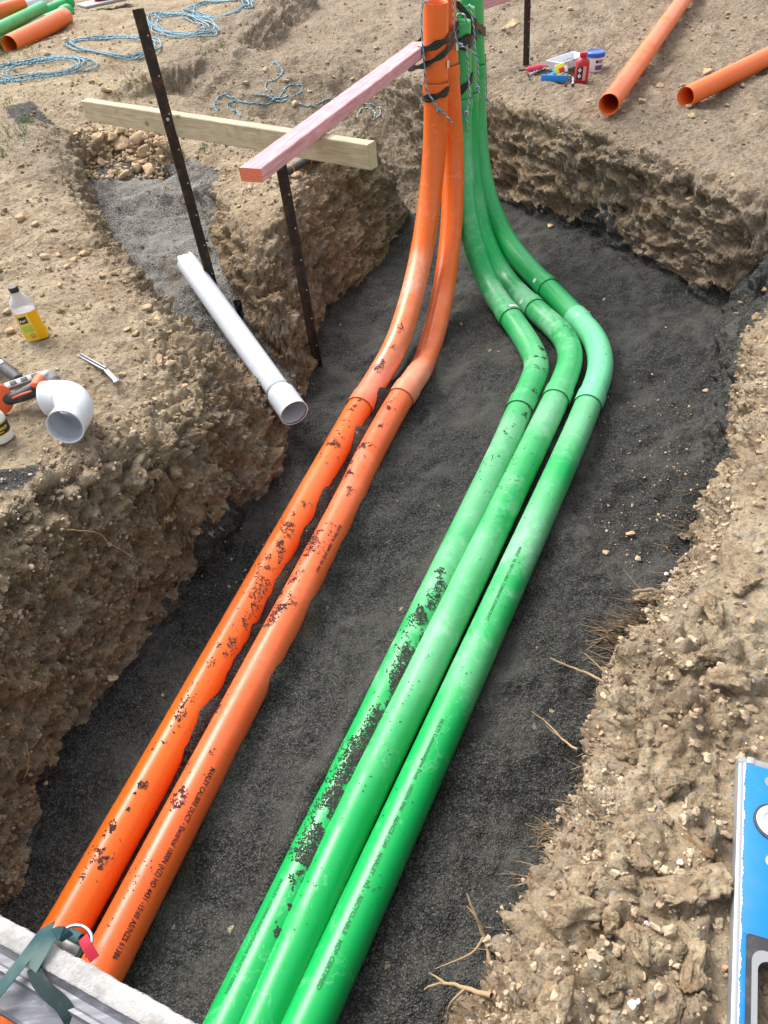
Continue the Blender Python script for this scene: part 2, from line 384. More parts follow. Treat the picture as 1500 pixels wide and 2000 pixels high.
def steel():
    n = NB('rusty_black_steel'); v = n.co('Object'); k = n.noise(v, 24, 6, .7)
    mp = n.n('ShaderNodeMapping'); mp.inputs['Scale'].default_value = (1, 1, .15); n.l(v, mp.inputs[0]); s = n.noise(mp.outputs[0], 60, 4, .6)
    c = n.mix(n.mask(k, .5, .66), lin(38, 31, 28), lin(86, 52, 30)); c = n.mix(n.math('MULTIPLY', n.mask(s, .5, .7), .5), c, lin(60, 54, 50))
    n.setc(c); n.setr(.6); n.b.inputs['Metallic'].default_value = .25; n.setn(n.bump(k, .3, .002)); return n.m
M['steel'] = steel()
M['hole'] = simple('pale_hole', (.55, .52, .46, 1), .7)
M['screw'] = simple('zinc_screw', (.5, .52, .55, 1), .3, .9)
M['pink'] = wood_mat('pink_treated_timber', lin(226, 172, 176), lin(196, 130, 138), lin(126, 70, 62))
M['pine'] = wood_mat('pale_pine', lin(196, 184, 156), lin(164, 150, 122), lin(122, 98, 68))
M['spray'] = None

# ------------------------------------------------------------------ duct centrelines (pixel point + world depth)
ZP = -.61
def path(up, dn): return [Wy(*p) for p in up] + [W(p[0], p[1], p[2] if len(p) > 2 else ZP) for p in dn]
def line_ext(a, b, y):   # extend straight run towards the camera to world y
    t = (y - a[1]) / (b[1] - a[1]); return a + (b - a) * t
PATHS = {}
def make_path(key, up, dn, ylow=-.6):
    P = path(up, dn); P.append(line_ext(P[-2], P[-1], ylow)); P = catmull(P, 14); P = smoothpath(resample(P, .02), 12); PATHS[key] = P; return P
make_path('O1', [(851, 4, 4.0), (851, 100, 4.0), (851, 200, 3.99), (848, 300, 3.95), (838, 400, 3.86), (822, 500, 3.69), (801, 590, 3.45), (773, 675, 3.19)],
          [(738, 738, -.60), (703, 795), (643, 902), (587, 1002), (525, 1112), (328, 1465), (192, 1705), (107, 1855)])
make_path('O2', [(862, -90, 4.14), (866, 0, 4.14), (870, 90, 4.14), (878, 200, 4.13), (884, 300, 4.10), (884, 400, 4.0), (876, 500, 3.82), (858, 610, 3.52), (832, 700, 3.26)],
          [(808, 742, -.60), (782, 780), (726, 880), (668, 1000), (458, 1400), (300, 1700), (222, 1850)])
make_path('G1', [(896, 42, 4.25), (898, 100, 4.25), (899, 200, 4.24), (902, 300, 4.18), (909, 400, 4.05), (926, 480, 3.92), (957, 560, 3.74)],
          [(1000, 624, -.60), (1032, 672), (1049, 712), (1038, 750), (1014, 804), (973, 900, -.615), (783, 1300, -.625), (640, 1600, -.625), (450, 2000, -.61)])
make_path('G2', [(905, 16, 4.38), (908, 100, 4.38), (912, 200, 4.37), (918, 300, 4.33), (929, 400, 4.22), (951, 480, 4.08), (992, 550, 3.88)],
          [(1046, 606, -.60), (1085, 640), (1109, 672), (1114, 705), (1102, 742), (1084, 784), (1038, 880), (836, 1300), (690, 1600), (512, 2000)])
make_path('G3', [(919, -80, 4.50), (922, 0, 4.50), (925, 100, 4.50), (929, 220, 4.48), (937, 320, 4.41), (956, 400, 4.28), (986, 465, 4.12)],
          [(1028, 520, -.57), (1070, 564, -.60), (1122, 618), (1157, 656), (1172, 695), (1170, 735), (1148, 792), (1107, 890), (921, 1300), (785, 1600), (602, 2000)])
RP = .0572

# ------------------------------------------------------------------ terrain control lines: (px,py,z) unprojected, or ('w',x,y,z)
def C(*pts): return [np.array(p[1:]) if p[0] == 'w' else W(*p) for p in pts]
FL = -.665
lines = []
# main trench: left base, far base
base_left = C(('w', -1.22, -1.2, FL), ('w', -1.2, .3, FL), (20, 1790, FL), (60, 1735, FL), (75, 1560, FL), (150, 1440, FL), (230, 1340, FL), (300, 1240, FL), (395, 1120, FL), (442, 1055, FL), (450, 1020, FL), (505, 985, FL), (548, 935, FL), (552, 870, -.64), (570, 800, -.64), (604, 750, FL), (612, 690, FL), (640, 610, FL), (705, 560, FL), (760, 490, FL), (800, 420, FL), (850, 385, FL), (945, 385, FL), (1050, 420, FL), (1150, 450, FL), (1220, 488, FL), (1290, 535, FL), (1345, 560, FL), (1415, 590, FL))
lines.append(base_left)
rim_left = C(('w', -1.42, -1.2, 0), ('w', -1.38, .3, 0), ('w', -1.30, .9, 0), ('w', -1.2, 1.25, 0), (0, 1010, -.02), (80, 955, -.04), (190, 915, -.07), (330, 893, -.16), (375, 850, -.2), (405, 790, -.2), (400, 700, -.16), (328, 640, -.12), (262, 572, -.10), (190, 478, -.08), (138, 378, -.06), (130, 290, -.04), (90, 225, .0), (60, 200, .02))
lines.append(rim_left)
# right rim and base
rim_right = C(('w', -.08, -1.2, 0), ('w', -.04, -.2, 0), ('w', .02, .2, 0), (1010, 1800, 0), (1065, 1650, 0), (1125, 1530, 0), (1172, 1420, 0), (1185, 1300, 0), (1240, 1190, 0), (1305, 1085, 0), (1345, 1000, 0), (1395, 905, -.01), (1440, 850, -.02), (1462, 780, -.05), (1462, 700, -.12), (1470, 640, -.2), (1530, 600, -.2), (1620, 600, -.15))
for i_ in range(3, 13): rim_right[i_] = rim_right[i_] + np.array([.055 if i_ < 11 else .03, 0, 0])
lines.append(rim_right)
off = np.array([-.035, .01, 0])
base_right = [p + (np.array([-.012, .0, 0]) if i > 8 else np.array([-.10, .02, 0]) if i < 4 else off) for i, p in enumerate(rim_right[:15])]
for p in base_right: p[2] = FL
lines.append(base_right)
# far right wall rim
rim_far = C((820, 232, -.06), (870, 205, -.08), (945, 182, -.1), (1000, 198, -.1), (1060, 220, -.12), (1130, 252, -.14), (1210, 292, -.16), (1290, 318, -.17), (1390, 350, -.18), (1470, 390, -.18), (1540, 440, -.18), (1640, 500, -.18))
lines.append(rim_far)
lines.append(C((1415, 590, FL), (1440, 572, -.60), (1490, 530, -.46), (1560, 520, -.30)))
lines.append(C((1425, 640, -.60), (1455, 615, -.42), (1500, 575, -.30), (1560, 560, -.22)))
# peninsula between side trench and main trench
rim_pen = C((820, 232, -.06), (760, 292, -.05), (700, 340, -.05), (640, 400, -.06), (590, 470, -.10), (540, 560, -.22), (545, 640, -.40), (570, 715, -.57))
lines.append(rim_pen)
pen_left = C((345, 335, -.18), (420, 360, -.12), (450, 420, -.12), (475, 500, -.2), (488, 575, -.32), (518, 660, -.46))
lines.append(pen_left)
# side trench floor edges
st_right = C((340, 350, -.30), (400, 410, -.31), (425, 480, -.33), (455, 560, -.36), (480, 620, -.42), (535, 700, -.54), (592, 755, -.63))
st_left = C((160, 350, -.27), (190, 430, -.29), (245, 505, -.31), (305, 600, -.35), (365, 655, -.40), (450, 710, -.48), (520, 780, -.58), (548, 830, -.62))
lines += [st_right, st_left]
# rock pile slope and ridge behind
lines.append(C((165, 352, -.28), (240, 348, -.28), (340, 342, -.29)))
lines.append(C((130, 262, -.04), (180, 240, -.05), (260, 250, -.08), (350, 290, -.13)))
lines.append(C((0, 168, .05), (60, 178, .06), (130, 175, .06), (250, 165, .06), (310, 130, .06), (420, 110, .06), (480, 50, .06), (560, -20, .06)))
lines.append(C((60, 200, .02), (140, 210, .03), (240, 200, .0), (300, 185, -.06), (350, 200, -.16)))
lines.append(C((330, 165, -.1), (420, 160, -.12), (520, 110, -.15), (600, 40, -.16), (640, -20, -.16)))
lines.append(C((380, 250, -.14), (470, 220, -.15), (600, 170, -.12), (720, 130, -.10), (800, 60, -.08), (820, 0, -.08)))
# scattered level points
pts = C((60, 400, -.03), (100, 600, -.04), (60, 750, -.03), (230, 700, -.07), (150, 830, -.04), (300, 800, -.13), (330, 700, -.13),
        (0, 260, .05), (60, 260, .06), (500, 330, -.10), (600, 310, -.06), (700, 260, -.07), (560, 400, -.08), (520, 450, -.12),
        (1100, 150, -.1), (1300, 150, -.12), (1450, 250, -.15), (1000, 60, -.1), (1250, 30, -.1), (1450, 60, -.1), (1350, 280, -.16),
        (1400, 1200, .0), (1450, 1000, .0), (1250, 1500, .01), (1350, 1500, .0), (1200, 1750, .02), (1300, 1900, .02), (1480, 860, -.02), (1500, 1400, 0),
        (20, 60, .04), (200, 20, .02), (200, 100, .06), (1500, 700, -.1),
        ('w', -3, 0, 0), ('w', -3, 3, 0), ('w', -4, 6, .02), ('w', -6, 12, .0), ('w', 0, 12, -.05), ('w', 6, 12, -.05), ('w', 4, 6, -.1), ('w', 3, 3, -.1), ('w', 3, 0, 0), ('w', 1, -.9, 0), ('w', 2, 1.5, 0),
        ('w', -70, -20, 0), ('w', 70, -20, 0), ('w', -70, 130, 0), ('w', 70, 130, 0), ('w', -1.42, -3, 0), ('w', -1.22, -2.6, FL), ('w', -.2, -2.6, FL), ('w', -.08, -3, 0), ('w', -20, 20, 0), ('w', 20, 20, 0))
vv = []; zz = []; ed = []
for L in lines:
    b = len(vv)
    for i, p in enumerate(L):
        vv.append(Vector((p[0], p[1]))); zz.append(p[2])
        if i: ed.append((b + i - 1, b + i))
for p in pts: vv.append(Vector((p[0], p[1]))); zz.append(p[2])
ov, oe, of, iv, ie, if_ = delaunay_2d_cdt(vv, ed, [], 0, 1e-4)
zz = np.array(zz); P2 = np.array([v[:] for v in ov])
src = np.array([v[:] for v in vv]); Z2 = []
for k, ids in enumerate(iv):
    if ids: Z2.append(zz[ids[0]])
    else:
        d = np.linalg.norm(src - P2[k], axis=1); j = np.argsort(d)[:3]; w = 1 / (d[j] + 1e-3); Z2.append((zz[j] * w).sum() / w.sum())
Z2 = np.array(Z2)
RX0, RX1, RY0, RY1, RS = -5., 6., -1.6, 12.6, .01
gx = np.arange(RX0, RX1, RS); gy = np.arange(RY0, RY1, RS); RZ = np.zeros((len(gy), len(gx)))
for f in of:
    f = list(f)
    for q in range(1, len(f) - 1):
        a, b, c = P2[f[0]], P2[f[q]], P2[f[q + 1]]; za, zb, zc = Z2[f[0]], Z2[f[q]], Z2[f[q + 1]]
        x0 = max(0, int((min(a[0], b[0], c[0]) - RX0) / RS) - 1); x1 = min(len(gx), int((max(a[0], b[0], c[0]) - RX0) / RS) + 2)
        y0 = max(0, int((min(a[1], b[1], c[1]) - RY0) / RS) - 1); y1 = min(len(gy), int((max(a[1], b[1], c[1]) - RY0) / RS) + 2)
        if x1 <= x0 or y1 <= y0: continue
        X, Y = np.meshgrid(gx[x0:x1], gy[y0:y1]); den = (b[1] - c[1]) * (a[0] - c[0]) + (c[0] - b[0]) * (a[1] - c[1])
        if abs(den) < 1e-12: continue
        l1 = ((b[1] - c[1]) * (X - c[0]) + (c[0] - b[0]) * (Y - c[1])) / den; l2 = ((c[1] - a[1]) * (X - c[0]) + (a[0] - c[0]) * (Y - c[1])) / den; l3 = 1 - l1 - l2
        mk_ = (l1 >= -1e-6) & (l2 >= -1e-6) & (l3 >= -1e-6)
        sub = RZ[y0:y1, x0:x1]; sub[mk_] = (l1 * za + l2 * zb + l3 * zc)[mk_]
def blur(A, n):
    k = 2 * n + 1
    for ax in (0, 1):
        P = np.pad(A, [(n + 1, n) if i == ax else (0, 0) for i in (0, 1)], mode='edge'); c = np.cumsum(P, axis=ax)
        A = (np.take(c, np.arange(k, c.shape[ax]), ax) - np.take(c, np.arange(0, c.shape[ax] - k), ax)) / k
    return A
def inpoly(poly):
    X, Y = np.meshgrid(gx, gy); r = np.zeros(X.shape, bool); n = len(poly)
    for i in range(n):
        x1, y1 = poly[i][:2]; x2, y2 = poly[(i + 1) % n][:2]
        if y1 == y2: continue
        r ^= ((y1 > Y) != (y2 > Y)) & (X < (x2 - x1) * (Y - y1) / (y2 - y1) + x1)
    return r
floor_poly = base_left + base_right[::-1]
RZ[inpoly([p for p in floor_poly])] = FL
RZ = blur(blur(RZ, 2), 2)
grav_poly = base_left + C((1450, 560, -.56), (1510, 515, -.42), (1600, 560, -.3), (1500, 590, -.2)) + rim_right[13:16][::-1] + base_right[:13][::-1]
GRAV = blur(inpoly(grav_poly).astype(float), 2)
sand_poly = C((165, 352, -.28), (240, 330, -.27), (345, 338, -.28), (430, 350, -.2), (430, 440, -.28)) + st_right[2:] + st_left[::-1]
SAND = blur(inpoly(sand_poly).astype(float), 3)
spill = [C((0, 985, -.04), (90, 935, -.05), (150, 970, -.2), (110, 1060, -.35), (0, 1060, -.3)), C((1395, 580, -.6), (1440, 640, -.2), (1500, 620, -.2), (1520, 500, -.4)), C((1480, 1220, 0), (1500, 1360, 0), (1420, 1320, 0)), C((0, 200, .05), (60, 190, .05), (110, 240, .02), (40, 260, .05))]
SPILL = sum(blur(inpoly(s).astype(float), 5) for s in spill)
grey_polys = [C((560, -40, 0), (300, 120, 0), (330, 200, -.1), (500, 300, -.1), (800, 240, 0), (960, 170, -.1), (1000, 190, -.1), (1200, 290, -.15), (1700, 480, -.1), (1600, -40, 0)), C((0, 190, .05), (130, 260, 0), (140, 380, 0), (0, 330, 0))]
GREY = np.clip(sum(blur(inpoly(s).astype(float), 12) for s in grey_polys), 0, 1)
clod_polys = [C((860, 2050, 0), (1120, 1530, 0), (1180, 1400, 0), (1240, 1190, 0), (1500, 1250, 0), (1500, 1450, 0), (1650, 2050, 0)), C((340, 900, -.2), (60, 1020, 0), (60, 900, 0), (300, 780, -.1), (280, 600, -.1), (150, 430, -.05), (230, 470, -.1), (400, 640, -.15), (440, 850, -.2))]
CLOD = np.clip(sum(blur(inpoly(s).astype(float), 5) for s in clod_polys), 0, 1)
def samp(A, x, y):
    fx = np.clip((x - RX0) / RS, 0, len(gx) - 1.001); fy = np.clip((y - RY0) / RS, 0, len(gy) - 1.001); i = fx.astype(int); j = fy.astype(int); u = fx - i; v = fy - j
    return A[j, i] * (1 - u) * (1 - v) + A[j, i + 1] * u * (1 - v) + A[j + 1, i] * (1 - u) * v + A[j + 1, i + 1] * u * v
# rows in y, columns redistributed so cut faces get their share of vertices
ys = [-1.5]
while ys[-1] < 90:
    y = ys[-1]; ys.append(y + (.012 if y < 0 else .0058 + .0022 * max(0, y - .6) if y < 5.6 else .018 * (1 + (y - 5.6) * .45) if y < 12.5 else 3))
ys = np.array(ys); NX = 900
xs_f = np.arange(RX0, RX1, .005)
XS = np.zeros((len(ys), NX)); Wt = []
for y in ys:
    yy = min(max(y, RY0), RY1 - .02); z = samp(RZ, xs_f, np.full_like(xs_f, yy)); dz = np.abs(np.gradient(z, xs_f))
    xc = .08 * yy; hw = .7 + .62 * max(yy, .3); vis = 1 / (1 + (np.maximum(0, np.abs(xs_f - xc) - hw) / .12) ** 1.5) + .03
    Wt.append(vis * np.sqrt(1 + (1.6 * dz) ** 2))
Wt = np.array(Wt); Wt = blur(Wt, 9)
for r in range(len(ys)):
    c = np.cumsum(Wt[r]); c = (c - c[0]) / (c[-1] - c[0]); XS[r] = np.interp(np.linspace(0, 1, NX), c, xs_f)
X = XS.ravel().copy(); Y = np.repeat(ys, NX)
Zb = samp(RZ, X, Y); G = samp(GRAV, X, Y); S = samp(SAND, X, Y)
far = Y > 12.4; Zb[far] = np.interp(Y[far], [12.4, 20], [-.05, 0])
P3 = np.stack([X, Y, Zb], 1)
gq = np.clip(G, 0, 1); sq = np.clip(S, 0, 1) * (1 - gq); soilw = 1 - np.maximum(gq, sq)
e = .015; dzx = (samp(RZ, X + e, Y) - samp(RZ, X - e, Y)) / (2 * e); dzy = (samp(RZ, X, Y + e) - samp(RZ, X, Y - e)) / (2 * e)
Nn = np.stack([-dzx, -dzy, np.ones_like(dzx)], 1); Nn /= np.linalg.norm(Nn, axis=1)[:, None]
steep = np.clip((1 - Nn[:, 2]) * 2.2, 0, 1)
near = (Y < 8)
big = fbm(P3 * 3.1, 4, 1); med = fbm(P3 * 11, 4, 9)
cl = samp(CLOD, X, Y)
f1, f2, cid = worley(P3 * 17 + .25 * np.stack([med, big, med], 1), 3); g1, g2, gid = worley(P3 * [34, 34, 34] + .3 * med[:, None], 13)
lump = np.clip(f2 - f1, 0, .6) * (.4 + cid); crumb = np.clip(g2 - g1, 0, .5) * (gid > .35) * (.3 + gid)
ridg = 1 - np.abs(fbm(P3 * [7, 7, 11], 6, 21)) * 2.4
h1, h2, hid = worley(P3 * 62 + .4 * big[:, None], 23); tiny = np.clip(h2 - h1, 0, .5) * (.2 + hid)
strat = fbm(P3 * [4, 4, 30], 4, 27)
disp = soilw * (.022 * big + .010 * med + lump * (.014 + .045 * cl + .014 * steep) + crumb * (.006 + .012 * cl + .012 * steep) + steep * (.048 * (ridg - .6) + .03 * strat + .020 * (1 - 2.5 * np.abs(fbm(P3 * 24 + 3 * med[:, None], 3, 91)))))
disp += soilw * ((.007 + .012 * steep) * fbm(P3 * 38, 4, 31) + tiny * (.004 + .007 * steep))
gr_ = samp(GREY, X, Y); disp += soilw * gr_ * (.05 * fbm(P3 * 1.7, 4, 71) + .035 * np.maximum(0, 1 - 3 * np.abs(fbm(P3 * 2.3, 3, 73)))) + soilw * np.clip((Y - 5.5) / 2, 0, 1) * .05 * fbm(P3 * 1.3, 3, 75)
disp *= np.where(far, 0, 1)
P3 = P3 + Nn * disp[:, None]
P3 = P3 + Nn * (np.maximum(gq, sq) * np.clip(steep * 1.6, 0, 1) * (.030 * med + .035 * (ridg - .6) + lump * .03 + .012 * fbm(P3 * 38, 3, 37)))[:, None]
# gravel: rolling surface, trampled dents, banked up beside the ducts
gm = np.maximum(gq, sq)
dent = fbm(np.stack([X * 3.2, Y * 3.2, 0 * X], 1), 4, 41); tread = fbm(np.stack([X * 14, Y * 14, 0 * X], 1), 4, 43); fine = fbm(np.stack([X * 70, Y * 70, 0 * X], 1), 2, 47)
gz_ = gm * (.044 * dent + .024 * tread - .012 * np.abs(dent) + .0035 * fine)
gg1, gg2, ggid = worley(np.stack([X * 85, Y * 85, 0 * X], 1), 77); gz_ += gm * .0035 * np.clip(gg2 - gg1, 0, .6)
def along(key):
    P = PATHS[key]; P = P[P[:, 2] < -.5]; P = P[::2]; return P
def beside(key, prof):
    """raise the grit on a duct's side; prof(y)->(height left, height right) above duct centre"""
    global gz_
    P = along(key); A = np.argsort(P[:, 1]); px_ = np.interp(Y, P[A, 1], P[A, 0]); 
    yy0 = P[:, 1].min(); yy1 = P[:, 1].max(); k = np.interp(Y, P[A, 1], np.gradient(P[A, 0], P[A, 1])); s = (X - px_) / np.sqrt(1 + k * k)
    inside = (Y > yy0 - .2) & (Y < yy1) & (np.abs(s) < .16) & (gm > .3)
    hl, hr = prof(Y); wob = fbm(np.stack([Y * 11, 0 * Y + 3.1 * ord(key[1]), 0 * Y + ord(key[0])], 1), 3, 51)
    tgt_r = -.61 + hr + (.018 if key == 'G1' else .038) * wob + .006 * tread; tgt_l = -.61 + hl + .022 * wob
    wr = np.exp(-((s - .05) / .045) ** 2) * (s > -.03) * inside; wl = np.exp(-((s + .065) / .04) ** 2) * (s < .03) * inside
    cur = P3[:, 2] + gz_
    gz_ = gz_ + wr * np.maximum(0, tgt_r - cur) + wl * np.maximum(0, tgt_l - cur - wr * 0)
def seg(Y, xs_, ys_): return np.interp(Y, xs_, ys_)
beside('O1', lambda Y: (-.035 + 0 * Y, seg(Y, [.3, .9, 1.2, 3.0, 3.2], [-.06, -.04, .004, .006, -.05])))
beside('O2', lambda Y: (-.03 + 0 * Y, seg(Y, [.9, 1.25, 1.6, 2.4, 2.6, 3.0], [-.05, -.02, -.002, .0, -.04, -.06])))
beside('G1', lambda Y: (seg(Y, [.2, .6, .9, 1.3, 1.5, 3], [-.04, -.02, .022, .018, -.03, -.04]), seg(Y, [.2, .5, .8, 1.3, 1.8, 2.2, 2.7, 3.1], [-.03, -.01, .008, .008, -.01, -.01, .015, -.03])))
beside('G3', lambda Y: (-.05 + 0 * Y, -.035 + 0 * Y))
P3[:, 2] += gz_
_o = W(1443, 1476, .055); _e = W(1427, 2000, .055); _u = nrm(_e - _o); _a = np.cross(_u, [0, 0, 1.]); _a = _a if _a[0] > 0 else -_a
_l = (P3 - _o) @ _u; _w = (P3 - _o) @ _a; _in = (_l > -.03) & (_l < .8) & (_w > -.03) & (_w < .14); P3[:, 2] = np.where(_in, np.minimum(P3[:, 2], .017), P3[:, 2])
NYR = len(ys)
idx = (np.arange(NYR - 1)[:, None] * NX + np.arange(NX - 1)[None, :]).ravel()
quads = np.stack([idx, idx + 1, idx + NX + 1, idx + NX], 1)
jit = .35 * fbm(P3 * 22, 3, 61)
zg = (G + jit > .5)[quads[:, 0]]; zs = (~zg) & (S + jit > .5)[quads[:, 0]]
SURF = P3.reshape(NYR, NX, 3)
def sub(name, maskq, mat, attrs=False):
    q = quads[maskq]; u, inv = np.unique(q.ravel(), return_inverse=True)
    o = mk(name, P3[u], inv.reshape(q.shape), mat, origin=(0, 0, 0))
    if attrs:
        for nm, A in (('spill', SPILL), ('grey', GREY)):
            a = o.data.attributes.new(nm, 'FLOAT', 'POINT'); a.data.foreach_set('value', samp(A, X[u], Y[u]).astype(np.float32))
    if attrs:
        a = o.data.attributes.new('clod', 'FLOAT', 'POINT'); a.data.foreach_set('value', (np.clip((f2 - f1) * 2.2, 0, 1) * (cid > .5) * cid)[u].astype(np.float32))
    tag(o, kind='structure'); return o
ground = sub('ground', ~(zg | zs), M['soil'], True)
bedding = sub('trench_bedding', zg, M['gravel'])
sandbed = sub('side_trench_bedding', zs, M['sand'])
# outer skirts of the same ground beyond the detailed sheet
def skirt(x0, x1, y0, y1): return [(x0, y0, 0), (x1, y0, 0), (x1, y1, 0), (x0, y1, 0)]
sk = skirt(-90, RX0, -60, 90) + skirt(RX1 - .01, 90, -60, 90) + skirt(RX0, -1.5, -60, -1.5) + skirt(-1.5, RX1, -60, -1.5) + skirt(RX0, RX1, 90, 91)
outer = mk('ground_surround', np.array(sk, float) + [0, 0, -.012], [tuple(range(i, i + 4)) for i in range(0, len(sk), 4)], M['soil'], origin=(0, 0, 0)); tag(outer, kind='structure')

def gz(x, y):
    r = int(np.clip(np.searchsorted(ys, y), 1, NYR - 1)); r = r if abs(ys[r] - y) < abs(ys[r - 1] - y) else r - 1
    c = int(np.clip(np.searchsorted(XS[r], x), 1, NX - 1)); return float(max(SURF[r, c, 2], SURF[r, c - 1, 2]))
def hit(px, py, lift=0.0):
    d = ray(px, py); d = d / np.linalg.norm(d)
    t = .6
    while t < 14:
        p = CP + d * t
        if p[2] <= gz(p[0], p[1]) + lift: return p
        t += .008
    return CP + d * 10
# ------------------------------------------------------------------ the ducts
def cut(P, i0, i1): return P[max(0, i0):min(len(P), i1)]
def near_i(P, px, py):
    d = ray(px, py); d = d / np.linalg.norm(d); v = P - CP; return int(np.argmin(np.linalg.norm(v - (v @ d)[:, None] * d, axis=1)))
def sock(P, i0, i1, R, lip=.0045):
    n = i1 - i0; r = np.full(n, R + lip); return hollow(cut(P, i0, i1), r, .004, 40)
def ring(P, i, R, w=.0035):
    q = P[i]; T = nrm(P[min(i + 1, len(P) - 1)] - P[max(i - 1, 0)]); pp = np.array([q - T * w, q + T * w]); return sweep(pp, R, 40)
def duct(key, kind_mats, label, joints, cat='duct pipe', couplings=(), name='duct_pipe', open_top=True):
    P = PATHS[key]; root = thing(name, (P[-1][0], P[-1][1], P[-1][2]), label, cat, 'ducts laid in the trench and turned up at its far end')
    cuts = [0] + [near_i(P, *j[0]) for j in joints] + [len(P)]
    for k in range(len(cuts) - 1):
        a, b = cuts[k], cuts[k + 1] + (1 if k < len(cuts) - 2 else 0); nm, mt = kind_mats[k]
        V, Fc, uv = hollow(cut(P, a, b), RP if k % 2 == 0 else RP + .0001, .004, 44); mk(nm, V, Fc, M[mt], root, uv)
    for k, j in enumerate(joints):
        i = cuts[k + 1]; fl = j[1]   # flare: socket swelling on which side, length in samples
        if fl:
            i0, i1 = (i, i + fl) if fl > 0 else (i + fl, i); Pc = P[i0:i1 + 1]; n = len(Pc)
            s = np.linspace(0, 1, n) if fl > 0 else np.linspace(1, 0, n)
            r = RP + .0046 * np.clip((1 - s) * 5, 0, 1) + .0003
            V, Fc, uv = sweep(Pc, r, 44); mk('socket', V, Fc, M[j[2]], root, uv)
        V, Fc, uv = ring(P, i, RP + (.0048 if fl else .0012), .0022); mk('joint_seam', V, Fc, M[j[3]], root, uv)
    return root, P
o1, P1 = duct('O1', [('riser_pipe', 'orange3'), ('sweep_bend', 'orange1'), ('straight_pipe', 'orange2')], 'orange duct with its open upright end in front, leftmost of the five in the trench', [((852, 166), 3, 'orange3', 'cutorange'), ((700, 795), -5, 'orange1', 'seamo')])
o2, P2_ = duct('O2', [('riser_pipe', 'orange3'), ('sweep_bend', 'orange1'), ('straight_pipe', 'orange0')], 'orange duct with black lettering, lying beside the first orange duct', [((872, 128), 3, 'orange3', 'cutorange'), ((782, 780), -5, 'orange1', 'seamo')])
g1, Pg1 = duct('G1', [('riser_pipe', 'green3'), ('sweep_bend', 'green2'), ('elbow_bend', 'green2'), ('straight_pipe', 'green0')], 'green duct half buried in dark grit, nearest to the orange ducts', [((901, 190), 3, 'green3', 'cutgreen'), ((1000, 624), -5, 'green2', 'seamg'), ((1014, 804), -5, 'green0', 'seamg')])
g2, Pg2 = duct('G2', [('riser_pipe', 'green3'), ('sweep_bend', 'green2'), ('elbow_bend', 'green1'), ('straight_pipe', 'green1')], 'middle green duct, dusty and pressed against the half buried one', [((915, 180), 3, 'green3', 'cutgreen'), ((1046, 606), -5, 'green2', 'seamg'), ((1084, 784), -5, 'green1', 'seamg')])
g3, Pg3 = duct('G3', [('riser_pipe', 'green3'), ('sweep_bend', 'green3'), ('short_pipe', 'green3'), ('elbow_bend', 'mint'), ('straight_pipe', 'green0')], 'green duct with a pale mint coloured elbow, rightmost in the trench', [((929, 130), 3, 'green3', 'cutgreen'), ((1070, 564), -4, 'green3', 'seamg'), ((1122, 618), 4, 'mint', 'mint'), ((1148, 792), -5, 'mint', 'seamg')])
# stickers on sockets
def on_pipe(P, i, ang, R):
    """point on pipe i with angle (0=up, + = towards viewer's right)"""
    T = nrm(P[min(i + 1, len(P) - 1)] - P[max(i - 1, 0)]); up = nrm(np.array([0, 0, 1.]) - T * T[2]) if abs(T[2]) < .9 else nrm(np.array([0, -1., 0]) - T * T[1] * -1)
    sd_ = np.cross(up, T); sd_ = sd_ if sd_[0] > 0 else -sd_; return P[i] + (up * math.cos(ang) + sd_ * math.sin(ang)) * R, nrm(up * math.cos(ang) + sd_ * math.sin(ang)), T
def sticker(P, i, ang, root, w=.022, h=.03):
    V = []
    for a in np.linspace(-w / 2 / RP, w / 2 / RP, 5):
        for d in (-h / 2, h / 2):
            p, nn, T = on_pipe(P, i, ang + a, RP + .0068); V.append(p + T * d)
    mk('label_sticker', V, [(2 * k, 2 * k + 2, 2 * k + 3, 2 * k + 1) for k in range(4)], M['sticker'], root)
sticker(P1, near_i(P1, 852, 120), 1.0, o1); sticker(P2_, near_i(P2_, 874, 95), .9, o2)
sticker(Pg1, near_i(Pg1, 1000, 618) , .25, g1, .04, .02); sticker(Pg2, near_i(Pg2, 1038, 598), -1.0, g2, .02, .02); sticker(Pg3, near_i(Pg3, 1062, 556), -1.0, g3, .02, .02)
# lettering wrapped round the ducts
def letter(P, root, s, i0px, ang, size, mat, flip=False, name='printed_text', spacing=1.0, stretch=1.0):
    V, Fc = text_geo(s, size, .0004, spacing); V[:, 0] *= stretch
    L = np.r_[0, np.cumsum(np.linalg.norm(np.diff(P, axis=0), axis=1))]; l0 = L[near_i(P, *i0px)]; out = []
    T, N, B = frames(P); 
    for x, y, _ in V:
        l = l0 + x; i = int(np.clip(np.searchsorted(L, l) - 1, 0, len(P) - 2)); f = (l - L[i]) / (L[i + 1] - L[i]); p = P[i] * (1 - f) + P[i + 1] * f
        t = nrm(P[i + 1] - P[i]); up = nrm(np.array([0, 0, 1.]) - t * t[2]); sd_ = np.cross(up, t); sd_ = sd_ if sd_[0] > 0 else -sd_
        a = ang - (-(y - size * .35)) / RP * -1 if False else ang - (y - size * .35) / RP * (1 if not flip else -1)
        out.append(p + (up * math.cos(a) + sd_ * math.sin(a)) * (RP + .0009))
    return mk(name, out, Fc, mat, root, smooth=False)
letter(P2_, o2, 'MARLEY CALIBRE DUCT - Electrical 1000N (NZ) HD 4431 -15:60 AS/NZS 61386', (420, 1513), .74, .0205, M['ink'], True, stretch=.73)
letter(P2_, o2, 'ELECTRICAL 1000N (NZ) HD 4431', (650, 1040), .8, .016, M['ink'], True)
